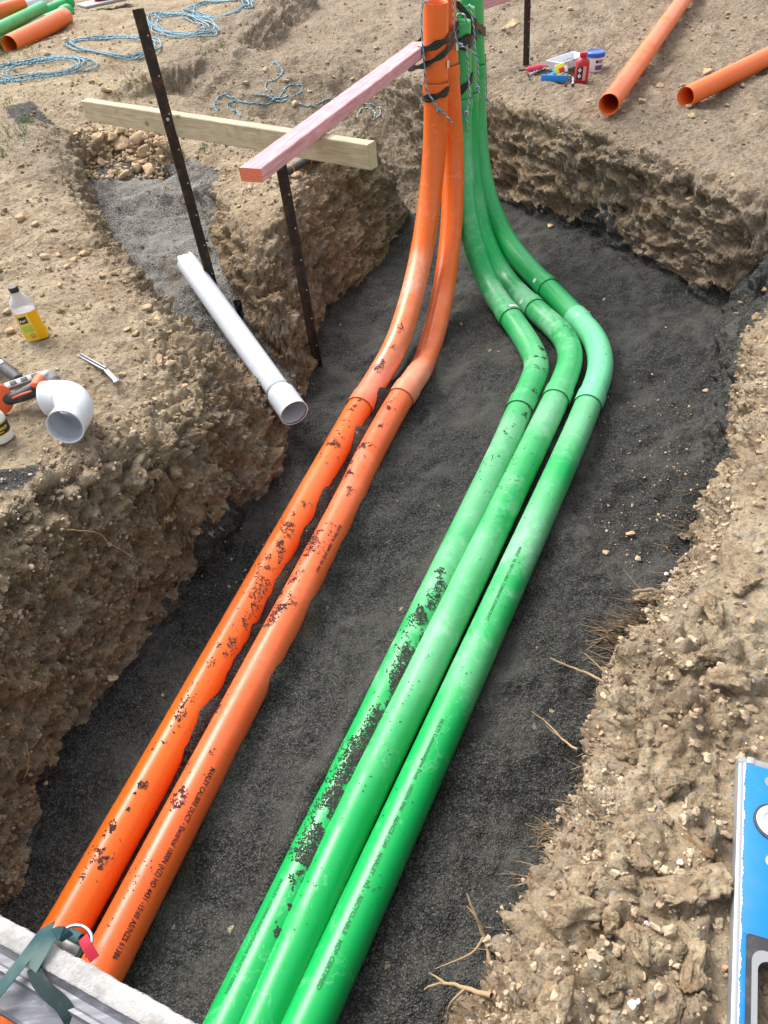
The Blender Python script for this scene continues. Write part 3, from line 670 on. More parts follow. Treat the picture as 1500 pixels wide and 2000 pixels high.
letter(Pg3, g3, 'MULTI Communications Duct   100DN SN6   AS/NZS 1260   MARLEY - N2 -  RECYCLABLE   MDP CERTIFIED', (865, 1425), .05, .014, M['inkg'], True, stretch=1.15)
letter(Pg3, g3, 'MARLEY  N2  RECYCLABLE  COMMUNICATIONS DUCT', (1000, 1080), .0, .014, M['inkg'], True)
letter(Pg1, g1, 'MARLEY COMMUNICATIONS DUCT 100DN', (560, 1740), -.4, .014, M['inkg'], True)

# grit resting on the ducts
def hull_rock(n, sx, sy, sz, seed, bev=0):
    r = random.Random(seed); bm = bmesh.new()
    for _ in range(n):
        v = Vector((r.gauss(0, 1), r.gauss(0, 1), r.gauss(0, 1))).normalized() * r.uniform(.85, 1.0); bm.verts.new((v.x * sx, v.y * sy, v.z * sz))
    bmesh.ops.convex_hull(bm, input=list(bm.verts)); bmesh.ops.delete(bm, geom=[v for v in bm.verts if not v.link_faces], context='VERTS')
    if bev: bmesh.ops.bevel(bm, geom=list(bm.edges), offset=bev, segments=1, affect='EDGES')
    bmesh.ops.triangulate(bm, faces=bm.faces); bm.verts.ensure_lookup_table(); bm.verts.index_update()
    V = np.array([v.co[:] for v in bm.verts]); Fc = np.array([[v.index for v in f.verts] for f in bm.faces]); bm.free(); return V, Fc
PEB = [hull_rock(9, 1, .62, .5, 100 + k) for k in range(10)]
def rotm(rz, rx): 
    a, b, c, d = math.cos(rz), math.sin(rz), math.cos(rx), math.sin(rx)
    return np.array([[a, -b, 0], [b, a, 0], [0, 0, 1]]) @ np.array([[1, 0, 0], [0, c, -d], [0, d, c]])
def scatter_mesh(name, items, mat, variants=PEB, smooth=False, big=None):
    V = []; Fc = []; n = 0
    for p, s in items:
        v, f = (variants if big is None or s < .0065 else big)[random.randrange(10)]; q = v @ rotm(random.uniform(0, 6.3), random.uniform(-.6, .6)).T * s + p; V.append(q); Fc.append(f + n); n += len(q)
    return mk(name, np.vstack(V), np.vstack(Fc), mat, smooth=smooth, origin=(0, 0, 0))
chips = []
def grit(P, pa, pb, a0, a1, n, thr=.1, size=(.0018, .0042), seed=1, fscale=26):
    i0, i1 = sorted((near_i(P, *pa), near_i(P, *pb))); 
    r = np.random.default_rng(seed); k = 0; pts_ = []
    for _ in range(n * 14):
        i = r.integers(i0, i1 + 1); t = (i - i0) / max(1, i1 - i0); f = r.random(); a = r.normal((a0 + a1) / 2, abs(a1 - a0) / 2)
        p, nn, T = on_pipe(P, i, a, RP + .001); p = p + T * (r.random() - .5) * .02; pts_.append((p, nn))
    pts_ = pts_; A = np.array([p for p, _ in pts_]); m_ = fbm(A * fscale, 4, seed + 70) > thr + np.abs(r.normal(0, .16, len(A))) - .04
    for (p, nn), ok in zip(pts_, m_):
        if ok and k < n: chips.append((p, r.uniform(*size))); k += 1
for a in [((700, 690), (650, 900), -.1, .35, 330, .22), ((650, 880), (590, 1010), -.05, .5, 260, .2), ((600, 980), (500, 1170), .0, .6, 520, .12), ((500, 1140), (400, 1330), .3, .9, 420, .1), ((440, 1280), (340, 1450), .0, .35, 160, .2), ((330, 1480), (290, 1580), -.1, .3, 90, .2), ((270, 1580), (200, 1720), .0, .4, 240, .25), ((220, 1680), (170, 1800), -.1, .3, 60, .15)]: grit(P1, *a, seed=len(chips) % 97 + 3)
grit(P1, (785, 640), (735, 740), .1, .45, 130, .2, seed=5)
for a in [((770, 800), (720, 900), -.2, .25, 150, .2), ((725, 890), (640, 1050), -.5, .1, 420, .15), ((640, 1040), (620, 1100), -.6, .1, 380, -.05), ((600, 1100), (520, 1230), -.6, -.2, 380, .0), ((540, 1150), (560, 1230), -.3, .2, 160, .1), ((450, 1370), (410, 1440), -1.0, -.6, 90, .1), ((400, 1480), (350, 1600), -.4, .1, 200, .2), ((300, 1700), (200, 1880), -.5, .1, 30, .1)]: grit(P2_, *a, seed=len(chips) % 89 + 5)
for a in [((1065, 690), (1040, 715), .0, .6, 110, .05), ((1045, 730), (1010, 830), .3, .8, 160, .1), ((1000, 840), (940, 980), -.3, .3, 60, .2), ((860, 1130), (790, 1290), -.2, .5, 460, .1), ((850, 1150), (790, 1290), .0, .6, 350, .0), ((805, 1260), (690, 1500), .15, .75, 2100, -.16), ((705, 1470), (600, 1700), -.1, .7, 2600, -.24), ((600, 1690), (520, 1850), -.2, .8, 420, .1)]: grit(Pg1, *a, seed=len(chips) % 83 + 7, size=(.002, .0048))
grit(Pg2, (1075, 630), (1110, 680), .1, .6, 50, .0, seed=9); grit(Pg2, (1050, 850), (900, 1150), -.4, .4, 60, .1, seed=11); grit(Pg3, (1170, 690), (1120, 900), -.3, .3, 26, .0, seed=12); grit(Pg3, (1110, 900), (700, 1750), -.4, .4, 40, .0, seed=15); grit(Pg2, (850, 1300), (600, 1850), -.4, .4, 40, .0, seed=17)
tag(scatter_mesh('grit_on_ducts', chips, M['chip']), 'dark grit lying in crumbs on top of the ducts', 'grit', kind='stuff')

# ------------------------------------------------------------------ steel stakes
def stake(name, x, y, z0, z1, label, yaw):
    r = thing(name, (x, y, z0), label, 'stake'); ax = (np.array([math.cos(yaw), math.sin(yaw), 0]), np.array([-math.sin(yaw), math.cos(yaw), 0]), np.array([0, 0, 1.]))
    # Y section: two front flanges and a rear rib
    sec = [(-.023, -.004), (-.019, -.0085), (0, -.0035), (.019, -.0085), (.023, -.004), (.004, .001), (.0028, .022), (-.0028, .022), (-.004, .001)]
    V, Fc = prism(sec, 0, z1 - z0, (x, y, z0), ax); autosmooth(mk('steel_post', V, Fc, M['steel'], r), 20)
    hz = z0 + .12
    while hz < z1 - .03:
        v, f = lathe([(.0032, 0), (.0032, .0012)], np.array([x, y, hz]) + ax[0] * .012 - ax[1] * .0072, (ax[0], ax[2], -ax[1]), 10); mk('bolt_hole', v, f, M['hole'], r); hz += .145
    return r, ax
PZ = .428
qa = W(172, 214, PZ); qb = W(728, 304, PZ); dp = nrm(qb - qa); nor = np.array([dp[1], -dp[0], 0]); nor = nor if nor[1] < 0 else -nor
def along_plane(px, py):
    d = ray(px, py); n = np.cross(dp, [0, 0, 1.]); t = np.dot(qa - CP, n) / np.dot(d, n); return CP + d * t
def off_plane(px, py, o):
    d = ray(px, py); n = np.cross(dp, [0, 0, 1.]); t = np.dot(qa + nor * o - CP, n) / np.dot(d, n); return CP + d * t
s1 = off_plane(329, 238, .034); s2 = off_plane(541, 280, -.050)
st1, ax1 = stake('steel_stake', s1[0], s1[1], gz(s1[0], s1[1]) - .15, Wy(268, 17, s1[1])[2], 'tall rusty steel stake screwed to the pale plank, above the white pipe', .15)
st2, ax2 = stake('steel_stake', s2[0], s2[1], -.80, Wy(538, 262, s2[1])[2], 'dark steel stake behind the pale plank, driven in where the side trench meets the trench', .0)
pC = hit(1027, 128); st3, ax3 = stake('steel_stake', pC[0], pC[1], pC[2] - .15, pC[2] + 1.1, 'black steel stake standing in the dirt behind the tins and tubs', .2)

# ------------------------------------------------------------------ timbers
def beam_geo(A, B, wv, w, h):
    """box from A to B (centre line), width vector wv; returns V,F,uv"""
    d = nrm(B - A); x = nrm(wv - d * np.dot(wv, d)); y = np.cross(d, x); L = np.linalg.norm(B - A); V = []; uv = []; Fc = []
    cs = []; b = .003
    for sx, sy, dx, dy in ((-1, -1, b, 0), (1, -1, -b, 0), (1, -1, 0, b), (1, 1, 0, -b), (1, 1, -b, 0), (-1, 1, b, 0), (-1, 1, 0, -b), (-1, -1, 0, b)): cs.append((sx * w / 2 + dx, sy * h / 2 + dy))
    n = 10; per = 0
    for k in range(n + 1):
        for q, (a, c) in enumerate(cs): V.append(A + d * L * k / n + x * a + y * c); uv.append((L * k / n, [0, w, w, w + h, w + h, 2 * w + h, 2 * w + h, 2 * (w + h)][q]))
    for k in range(n):
        for q in range(8): Fc.append((k * 8 + q, k * 8 + (q + 1) % 8, k * 8 + 8 + (q + 1) % 8, k * 8 + 8 + q))
    return V, Fc, uv, cs, d, x, y
def timber(name, A, B, wv, w, h, mat, endmat, label, cat, e2=None):
    r = thing(name, (A + B) / 2, label, cat); V, Fc, uv, cs, d, x, y = beam_geo(A, B, wv, w, h)
    autosmooth(mk('board', V, Fc, M[mat], r, uv), 30)
    for P, nm, mm, s in ((A, 'end_grain', endmat, -1), (B, 'end_grain', e2 or endmat, 1)):
        V = [P + d * s * .0006 + x * a + y * c for a, c in cs]; uvv = [(a * 6, c * 6) for a, c in cs]
        mk(nm, V, [tuple(range(8)) if s > 0 else tuple(range(8))[::-1]], M[mm], r, uvv, smooth=False)
    return r
def endmat(name, base, ringc, spray=None):
    n = NB(name); v = n.co('UV'); w = n.n('ShaderNodeTexWave'); w.wave_type = 'RINGS'; w.inputs['Scale'].default_value = 9; w.inputs['Distortion'].default_value = 1.5; n.l(v, w.inputs[0])
    c = n.mix(w.outputs['Fac'], base, ringc)
    if spray: c = n.mix(n.mask(n.noise(v, 14, 5, .75), .46, .56), c, spray)
    n.setc(c); n.setr(.8); return n.m
M['pine_end'] = endmat('pine_end_grain', lin(206, 190, 152), lin(160, 142, 104)); M['pink_end'] = endmat('pink_end_grain', lin(222, 140, 130), lin(190, 100, 95), lin(238, 122, 50))
timber('wooden_plank', qa, qb, np.array([0, 0, 1.]), .09, .045, 'pine', 'pine_end', 'pale weathered plank fixed level across the two steel stakes', 'plank')
sc_r = thing('hex_screw', s1 + nor * .01, 'zinc hex screw holding the tall stake to the pale plank', 'screw')
V, Fc = lathe([(.0075, 0), (.0075, .002), (.0045, .0022), (.0045, .006), (.003, .0065)], Wy(328, 233, s1[1] - .014), (np.array([1., 0, 0]), np.array([0, 0, 1.]), np.array([0, -1., 0])), 12)
sc_r.location = Vector(V[0]); autosmooth(mk('screw_head', V, Fc, M['screw'], sc_r))
ptop = PZ + .045
pn = W(490, 342, ptop + .0225); pf = Wy(826, 88, 4.03); pf[2] = ptop + .045; 
pf = W(822, 92, ptop + .03)
timber('pink_timber', pn, pf, np.array([1., .3, 0]), .085, .045, 'pink', 'pink_end', 'pink treated timber resting on the pale plank and taped to the orange risers', 'timber', 'pink')
pk2a = W(950, 2, .55); pk2b = pk2a + np.array([.75, .55, .0])
timber('pink_timber', pk2a + np.array([-.12, -.09, 0]), pk2b, np.array([1., 1, 0]), .085, .045, 'pink', 'pink', 'pink timber end just behind the rightmost green riser at the top edge', 'timber')

# ------------------------------------------------------------------ tape
def hull2(pts_):
    pts_ = sorted(set(map(tuple, pts_)))
    def half(ps):
        h = []
        for p in ps:
            while len(h) > 1 and (h[-1][0] - h[-2][0]) * (p[1] - h[-2][1]) - (h[-1][1] - h[-2][1]) * (p[0] - h[-2][0]) <= 0: h.pop()
            h.append(p)
        return h[:-1]
    return half(pts_) + half(pts_[::-1])
def tape_band(circles, zc, w, tilt=(0, 0), extra=(), name='tape', mat='tape', parent=None, wob=.004):
    pts_ = []
    for (cx, cy, r) in circles: pts_ += [(cx + r * math.cos(a), cy + r * math.sin(a)) for a in np.linspace(0, 2 * math.pi, 40, endpoint=False)]
    pts_ += list(extra); H = np.array(hull2(pts_)); c0 = H.mean(0); H = np.vstack([H, H[:1]]); H = resample(np.c_[H, np.zeros(len(H))], .012)[:-1]
    V = []; n = len(H)
    for i, p in enumerate(H):
        zz_ = zc + tilt[0] * (p[0] - c0[0]) + tilt[1] * (p[1] - c0[1]); ww = w * (1 + .25 * math.sin(i * .9 + zc * 50)); o = nrm(np.r_[p[:2] - c0, 0])
        for k, t in enumerate(np.linspace(-.5, .5, 6)): V.append(np.array([p[0], p[1], zz_ + t * ww]) + o * (.0012 * (k % 2) + wob * .2 * math.sin(i * .7 + k)))
    Fc = []
    for i in range(n):
        for k in range(5): j = (i + 1) % n; Fc.append((i * 6 + k, j * 6 + k, j * 6 + k + 1, i * 6 + k + 1))
    o = mk(name, V, Fc, M[mat], parent, smooth=False); md = o.modifiers.new('thickness', 'SOLIDIFY'); md.thickness = .0012; md.offset = 1; return o
def at_z(P, z):
    up = P[P[:, 1] > 3.3]; i = int(np.argmin(np.abs(up[:, 2] - z))); return up[i]
def circ(P, z, e=.002): p = at_z(P, z); return (p[0], p[1], RP + .0058 + e)
def zpx(P, px, py): return P[near_i(P, px, py)][2]
z_t = zpx(P1, 851, 88); r_ = thing('black_tape', at_z(P1, z_t), 'crossed black tape binding the pink timber to both orange risers', 'tape')
dn = nrm(pf - pn); wn = nrm(np.cross(dn, [0, 0, 1.])); te = pf - dn * .06
ex = [tuple((te + wn * .045)[:2]), tuple((te - wn * .045)[:2]), tuple((te - dn * .04 + wn * .044)[:2])]
tape_band([circ(P1, z_t), circ(P2_, z_t)], z_t + .022, .030, (.22, 0), ex, 'tape_wrap', parent=r_)
tape_band([circ(P1, z_t, .003), circ(P2_, z_t, .003)], z_t - .022, .022, (.36, 0), ex, 'tape_wrap', parent=r_)
tape_band([circ(P1, z_t, .005), circ(P2_, z_t, .005)], z_t + .006, .012, (.45, .1), ex, 'tape_wrap', parent=r_)
zt2 = zpx(P1, 851, 181); o = tape_band([circ(P1, zt2)], zt2, .030, (.22, 0), (), 'black_tape'); tag(o, 'black tape band low on the front orange riser, holding its rope', 'tape')
for (Pp, cpx, w, tl, lab) in ((Pg1, (900, 80), .06, (0, 0), 'black tape band just under the rim of the shortest green riser'),
                              (Pg1, (902, 165), .035, (.6, 0), 'lower black tape band on the shortest green riser'),
                              (Pg2, (908, 50), .075, (-.35, 0), 'wide black tape wrapped under the rim of the middle green riser')):
    z = zpx(Pp, *cpx); o = tape_band([circ(Pp, z, .001)], z, w, tl, (), 'black_tape'); tag(o, lab, 'tape')
z = zpx(Pg3, 924, 25); o = tape_band([circ(Pg3, z), circ(Pg2, z)], z, .035, (-1.0, 0), (), 'black_tape'); tag(o, 'slanting black tape tying the tallest green riser to the one beside it', 'tape')

# ------------------------------------------------------------------ ropes
def rope_geo(P, r=.0045, step=.012):
    P = resample(catmull(P, 8), step); return sweep(P, r, 8)
def rope(name, P, label, cat='rope', group=None, mat='rope', r=.0045):
    V, Fc, uv = rope_geo(P, r); o = mk(name, V, Fc, M[mat], None, uv, origin=np.array([P[0][0], P[0][1], min(p[2] for p in P)])); return tag(o, label, cat, group)
def coil(cx, cy, ax_, ay, n, seed, label, loose=.15, tails=1, rotd=0):
    """coil centred on pixel (cx,cy), semi-axes in pixels, laid on the ground"""
    r = random.Random(seed); pp = []; a = r.uniform(0, 6)
    for k in range(int(n * 14)):
        a += 2 * math.pi / 14; s = 1 + loose * math.sin(a * .37 + seed) + r.uniform(-.10, .10) - .25 * (k % 29 == 0)
        ox = ax_ * s * math.cos(a); oy = ay * s * math.sin(a); ca, sa = math.cos(rotd), math.sin(rotd)
        pp.append((cx + ox * ca - oy * sa + loose * 18 * math.sin(k * .23 + seed), cy + ox * sa + oy * ca + loose * 9 * math.cos(k * .31)))
    P = []
    for k, (x, y) in enumerate(pp): h = W(x, y, .06) if y < 180 and x < 500 else hit(x, y); p = np.array(h); p[2] = gz(p[0], p[1]) + .006 + .0022 * (k // 14) + r.uniform(0, .004); P.append(p)
    rope('rope_coil', P, label, 'rope', 'blue and white ropes coiled on the dirt', r=.0052)
coil(80, 138, 88, 14, 6, 1, 'blue and white rope coil at the left edge, below the other coils', .18, rotd=-.15)
coil(222, 87, 82, 15, 5, 2, 'blue and white rope coil lying behind the tall rusty stake', .12, rotd=-.05)
coil(352, 50, 62, 19, 7, 3, 'thick tangled rope coil to the right of the tall stake top', .22, rotd=.15)
coil(428, 16, 62, 15, 6, 4, 'farthest rope coil, at the top edge of the dirt bank', .12, rotd=-.05)
def loose_rope(pts_, label, mat='rope', lift=.006, r=.005):
    P = []
    for x, y in pts_: p = hit(x, y); p[2] = gz(p[0], p[1]) + lift; P.append(p)
    P = resample(catmull(P, 8), .03)
    for p in P: p[2] = gz(p[0], p[1]) + lift
    return rope('loose_rope', P, label, 'rope', mat=mat, r=r)
loose_rope([(533, 125), (548, 133), (552, 145), (540, 160), (522, 162), (520, 176), (535, 188), (560, 190), (585, 185), (590, 172), (572, 170), (550, 185), (530, 198), (505, 207), (475, 203), (450, 193), (430, 192), (418, 205), (428, 216)], 'loose blue and white rope snaking on the dirt behind the pale plank')
loose_rope([(495, 188), (530, 192), (555, 200), (590, 206), (620, 204), (650, 196), (680, 200), (700, 207)], 'straight run of blue and white rope emerging behind the pink timber')
loose_rope([(470, 230), (462, 218), (448, 212), (445, 204), (462, 200)], 'short looped rope end just above the pale plank')
loose_rope([(704, 208), (728, 207), (742, 216), (741, 228), (725, 234), (705, 233), (698, 226), (706, 217), (722, 215), (733, 224), (728, 238)], 'small frayed blue and yellow rope end on the dirt beside the pink timber', 'ropey')
def hang(pts_, label, mat='ropey', knots=()):
    """pts: (px,py,y) ; hanging rope with knots"""
    P = np.array([Wy(*p) for p in pts_]); r0 = thing('draw_rope', P[0], label, 'rope', 'draw ropes hanging out of the risers'); V, Fc, uv = rope_geo(P, .0042, .01); mk('rope_strand', V, Fc, M[mat], r0, uv)
    for k in knots:
        c = Wy(*k); t = np.linspace(0, 2 * math.pi * 2, 30); K = np.stack([c[0] + .008 * np.cos(t), c[1] - .004 + .008 * np.sin(t), c[2] + .006 * np.sin(t * .5)], 1); V, Fc, uv = sweep(K, .0045, 7); mk('knot', V, Fc, M[mat], r0, uv)
    e = P[-1]; d = nrm(P[-1] - P[-2])
    for s in (-1, 0, 1):
        q = [e - d * .004, e + d * .012 + np.array([s * .004, 0, 0]), e + d * .024 + np.array([s * .009, 0, -.002])]; V, Fc, uv = sweep(np.array(q), [.002, .0018, .0012], 5); mk('frayed_strand', V, Fc, M[mat], r0, uv)
hang([(836, 8, 3.99), (829, 4, 3.94), (825, 12, 3.94), (823, 50, 3.935), (825, 80, 3.93), (829, 130, 3.93), (833, 175, 3.925), (842, 190, 3.92), (856, 212, 3.915), (868, 222, 3.915), (880, 236, 3.91)], 'blue and white rope hanging down the left side of the front orange riser', 'rope', [(857, 214, 3.915)])
hang([(886, -10, 4.08), (886, 20, 4.07), (887, 60, 4.05), (893, 82, 4.04), (898, 88, 4.03), (912, 94, 4.06), (928, 105, 4.12)], 'blue and yellow rope knotted between the orange risers and the shortest green riser', 'ropey', [(899, 87, 4.03)])
hang([(889, 34, 4.20), (896, 27, 4.20), (905, 28, 4.19), (910, 36, 4.18), (911, 60, 4.30), (912, 100, 4.16), (915, 150, 4.16), (917, 190, 4.15), (912, 218, 4.15), (911, 232, 4.15), (913, 246, 4.15)], 'blue and yellow rope looped over the rim of the shortest green riser', 'ropey', [(911, 219, 4.14)])
hang([(917, 20, 4.32), (918, 10, 4.30), (926, 60, 4.30), (927, 95, 4.30), (933, 120, 4.30), (934, 150, 4.30), (932, 168, 4.30), (937, 186, 4.30)], 'blue and yellow rope hanging against the middle green riser', 'ropey', [(932, 170, 4.29)])
hang([(948, 105, 4.52), (949, 140, 4.52), (950, 170, 4.52), (951, 193, 4.51), (958, 200, 4.50), (963, 205, 4.49)], 'blue and yellow rope end at the right of the tallest green riser', 'ropey', [(951, 193, 4.49)])

# ------------------------------------------------------------------ white drain pipe and elbow
wa = W(365, 512, -.235); wb = W(574, 806, -.47); Pw = resample(np.array([wa, wb]), .02)
wr = thing('white_drain_pipe', wb, 'long white drain pipe slanting out of the side trench over the dark grit', 'pipe')
RW = .0535; n = len(Pw); ns = 44
V, Fc, uv = hollow(Pw[:-7], RW, .004, ns)
T_, N_, B_ = frames(Pw)
V = V.reshape(-1, ns, 3); 
for k in range(ns):   # ragged sawn far end
    s = .012 * math.sin(k * .9) + .018 * (k % 7 == 0); V[0, k] += nrm(wb - wa) * s; V[-1, k] = V[0, k]; V[-2, k] += nrm(wb - wa) * s
mk('pipe_body', V.reshape(-1, 3), Fc, M['white'], wr, uv)
rs = np.r_[np.interp(np.arange(8), [0, 1, 7], [RW, RW + .0085, RW + .0085])]; Ps = Pw[-8:]; Ps = np.vstack([Ps, Ps[-1] + nrm(wb - wa) * .004]); rs = np.r_[rs, RW + .0105]
V, Fc, uv = hollow(Ps, rs, .005, ns); mk('socket', V, Fc, M['white'], wr, uv)
V, Fc, uv = ring(Pw, n - 1, RW + .0035, .004); mk('rubber_seal', V, Fc, simple('dark_rubber', (.03, .035, .04, 1), .6), wr, uv)
# elbow: short bend, two openings
ez = gz(*W(128, 800, -.02)[:2]); ec = W(128, 800, ez + .07)
er = thing('white_elbow', (ec[0], ec[1], ez), 'white pipe elbow lying on the bank in front of the orange tool', 'pipe elbow')
# opening faces the camera and right; the back arm goes to the left

Pe = catmull(np.array([W(127, 834, ez + .088), W(137, 819, ez + .082), W(147, 799, ez + .080), W(139, 780, ez + .080), W(114, 776, ez + .074), W(91, 779, ez + .070)]), 8); Pe = smoothpath(Pe, 10); Re = .058
V, Fc, uv = hollow(Pe, np.r_[np.full(3, Re), np.full(len(Pe) - 6, Re - .001), np.full(3, Re)], .004, 44); mk('elbow_shell', V, Fc, M['white'], er, uv)
V, Fc, uv = ring(Pe, 4, Re - .0085, .003); mk('inner_stop', V, Fc, M['whitein'], er, uv)
V, Fc, uv = ring(Pe, len(Pe) - 14, Re + .001, .0015); mk('mould_line', V, Fc, M['whitein'], er, uv)
# ------------------------------------------------------------------ lying pipes
def lying(p0, p1, R, mat, label, name='orange_duct_pipe', group=None, wall=.004, cutm='cutorange', extra=None):
    P = resample(np.array([p0, p1]), .1); r = thing(name, P[0], label, 'pipe', group); V, Fc, uv = hollow(P, R, wall, 40); mk('pipe_body', V, Fc, M[mat], r, uv)
    V, Fc, uv = sweep(np.array([P[0] - nrm(p1 - p0) * .0008, P[0] - nrm(p1 - p0) * .0008]), [R, R - wall], 40); mk('cut_rim', V, Fc, M[cutm], r, uv)
    if extra: extra(r, P)
    return r
def onground(px, py, R, z=None): p = hit(px, py + 3); zz_ = gz(p[0], p[1]) if z is None else z; return W(px, py, zz_ + R + .004)
q0 = onground(1189, 204, .057); q1 = onground(1390, -70, .057); q1[2] = q0[2] + .03; lying(q0, q1 + (q1 - q0) * .3, .057, 'orange1', 'long orange duct pipe lying loose, its open end over the trench edge', group='loose orange ducts on the far side')
q0 = onground(1339, 190, .056); q1 = W(1560, 82, q0[2] + .02); lying(q0, q1 + (q1 - q0) * 2.5, .056, 'orange3', 'orange duct pipe at the right edge with its open end facing us', group='loose orange ducts on the far side')
def sockcap(mat, at=0, L=.1, e=.009):
    def f(r, P):
        d = nrm(P[-1] - P[0]); p = P[0] + d * at; V, Fc, uv = hollow(np.array([p, p + d * L * .8, p + d * L]), np.array([.057 + e, .057 + e, .058]), .004, 36); mk('socket', V, Fc, M[mat], r, uv)
    return f
g_ = 'pipes stacked at the back left'
def stackpipe(pn_, pf_, z, R, mat, label, name, extra=None, cm='cutorange'):
    a = W(pn_[0], pn_[1], z); b = W(pf_[0], pf_[1], z); lying(a, a + nrm(b - a) * 3.2, R, mat, label, name, g_, cutm=cm, extra=extra)
# these run away to the left; far ends (right hand) face us
zb = .05
def stack2(endpx, dirpx, z, R, mat, label, name, cm, rim=False):
    a = W(endpx[0], endpx[1], z); b = W(dirpx[0], dirpx[1], z); d = nrm(b - a); P = resample(np.array([a, b if R > .07 else a + d * 3.0]), .1); r = thing(name, a, label, 'pipe', g_); V, Fc, uv = hollow(P, R, .005, 36); mk('pipe_body', V, Fc, M[mat], r, uv)
    if rim: V, Fc, uv = hollow(np.array([a - d * .002, a + d * .09, a + d * .11]), np.array([R + .011, R + .011, R]), .005, 36); mk('socket', V, Fc, M[mat], r, uv)
stack2((18, 88), (128, 32), .10, .075, 'orange3', 'wide orange pipe end lying in front of the stacked pipes at the back left', 'orange_duct_pipe', 'cutorange')
# shorten the near orange: its open end is at left, so it runs right/back
stack2((134, 22), (20, 72), .075, .055, 'green3', 'green pipe with a socket lying just behind the wide orange pipe', 'green_duct_pipe', 'cutgreen', True)
stack2((136, 4), (20, 48), .075, .052, 'green1', 'green pipe with a flared socket, second green one from the orange pipe', 'green_duct_pipe', 'cutgreen', True)
stack2((84, 14), (0, 56), .19, .052, 'green3', 'short green pipe end resting on top of the pipe stack', 'green_duct_pipe', 'cutgreen')
stack2((96, -2), (40, 14), .09, .05, 'white', 'grey pipe lying at the back of the pipe stack', 'grey_pipe', 'cutgreen')
stack2((44, 8), (0, 22), .26, .06, 'orange3', 'orange pipe end on top of the stack, cut off by the top left corner', 'orange_duct_pipe', 'cutorange')

# ------------------------------------------------------------------ juice bottle
def ax_on(z=(0, 0, 1), x=(1, 0, 0)): return frame(z, x)
def sqloft(prof, c, ax, ns=40, dent=None):
    """prof (h, halfx, halfy, squareness)"""
    V = []; Fc = []
    for h, rx, ry, sq in prof:
        for k in range(ns):
            a = 2 * math.pi * k / ns; ca, sa = math.cos(a), math.sin(a); e = 2.0 / sq; x = math.copysign(abs(ca) ** e, ca) * rx; y = math.copysign(abs(sa) ** e, sa) * ry
            V.append(np.asarray(c) + ax[0] * x + ax[1] * y + ax[2] * h)
    n = len(prof)
    for i in range(n - 1):
        for k in range(ns): q = (k + 1) % ns; Fc.append((i * ns + k, i * ns + q, (i + 1) * ns + q, (i + 1) * ns + k))
    Fc.append(tuple(range(ns))[::-1]); Fc.append(tuple((n - 1) * ns + k for k in range(ns))); return V, Fc
def glassy(name, col, tr=.5, rough=.25):
    n = NB(name); n.setc(col); n.setr(rough); n.b.inputs['Transmission Weight'].default_value = tr; n.b.inputs['IOR'].default_value = 1.3; return n.m
M['juice'] = glassy('orange_juice', (.95, .52, .012, 1), .15, .2); M['plastic'] = glassy('frosted_plastic', (.75, .72, .72, 1), .45, .35)
M['darkcap'] = simple('dark_cap', (.02, .022, .028, 1), .35); M['blacklabel'] = simple('black_label', (.012, .012, .012, 1), .4, dirt=.05)
M['label_y'] = simple('yellow_label', (.82, .62, .08, 1), .4, dirt=.05); M['label_g'] = simple('green_label', (.42, .60, .06, 1), .4, dirt=.05); M['labelw'] = simple('white_lettering', (.85, .85, .85, 1), .5, dirt=.0)
bz = hit(74, 658); bb = np.array([bz[0], bz[1], gz(bz[0], bz[1]) - .004]); br = thing('juice_bottle', bb, 'plastic bottle half full of yellow juice standing on the left bank', 'bottle')
HB = .255; fx = nrm(np.array([.93, .36, 0])); axb = (fx, np.array([-fx[1], fx[0], 0]), nrm(np.array([-.04, 0, 1])))
body = [(0, .040, .034, 3), (.006, .050, .042, 3.5), (.03, .053, .044, 3.5), (.07, .049, .041, 3.5), (.12, .047, .040, 3.5), (.142, .049, .041, 3.5)]
V, Fc = sqloft(body, bb, axb); autosmooth(mk('juice', V, Fc, M['juice'], br), 40)
V, Fc = sqloft([(.1425, .049, .041, 3.5), (.165, .050, .041, 3.2), (.185, .045, .037, 2.8), (.205, .032, .028, 2.4), (.222, .019, .019, 2), (.232, .017, .017, 2)], bb, axb); autosmooth(mk('bottle_shell', V, Fc, M['plastic'], br), 40)
V, Fc = lathe([(.0195, .230), (.0205, .232), (.0205, .250), (.019, .253)], bb, axb, 24); autosmooth(mk('cap', V, Fc, M['darkcap'], br))
# label on the camera-left face (wraps corner)
def face_patch(u0, u1, h0, h1, off, mat, nm, par, poly=None):
    V = []; nu = 8
    for h in (h0, h1):
        for u in np.linspace(u0, u1, nu + 1): V.append(bb + axb[0] * u * .0475 - axb[1] * (.0438 + off - .003 * abs(u) ** 3 - (.0035 if .05 < h < .135 else 0) * 0) + axb[2] * h)
    mk(nm, V, [(k, k + 1, nu + 2 + k, nu + 1 + k) for k in range(nu)], M[mat], par, smooth=False)
face_patch(-.97, .15, .012, .142, .001, 'label_y', 'label', br); face_patch(-.85, .05, .055, .085, .0018, 'label_g', 'label_band', br)
face_patch(-.82, -.12, .098, .130, .0022, 'blacklabel', 'label_badge', br)
V, Fc = text_geo('Keri', .017, .0004); V = [bb + axb[0] * (-.0375 + v[0] * .85) - axb[1] * (.0438 + .0034) + axb[2] * (.107 + v[1]) for v in V]; mk('printed_text', V, Fc, M['labelw'], br, smooth=False)
V, Fc = lathe([(.012, 0), (.009, .0005)], bb + axb[2] * .035 - axb[1] * .0462 - axb[0] * .012, (axb[0], axb[2], -axb[1]), 16); mk('fruit_print', V, Fc, simple('fruit_orange', (.85, .35, .02, 1)), br)

br.scale = (.85, .85, .85)
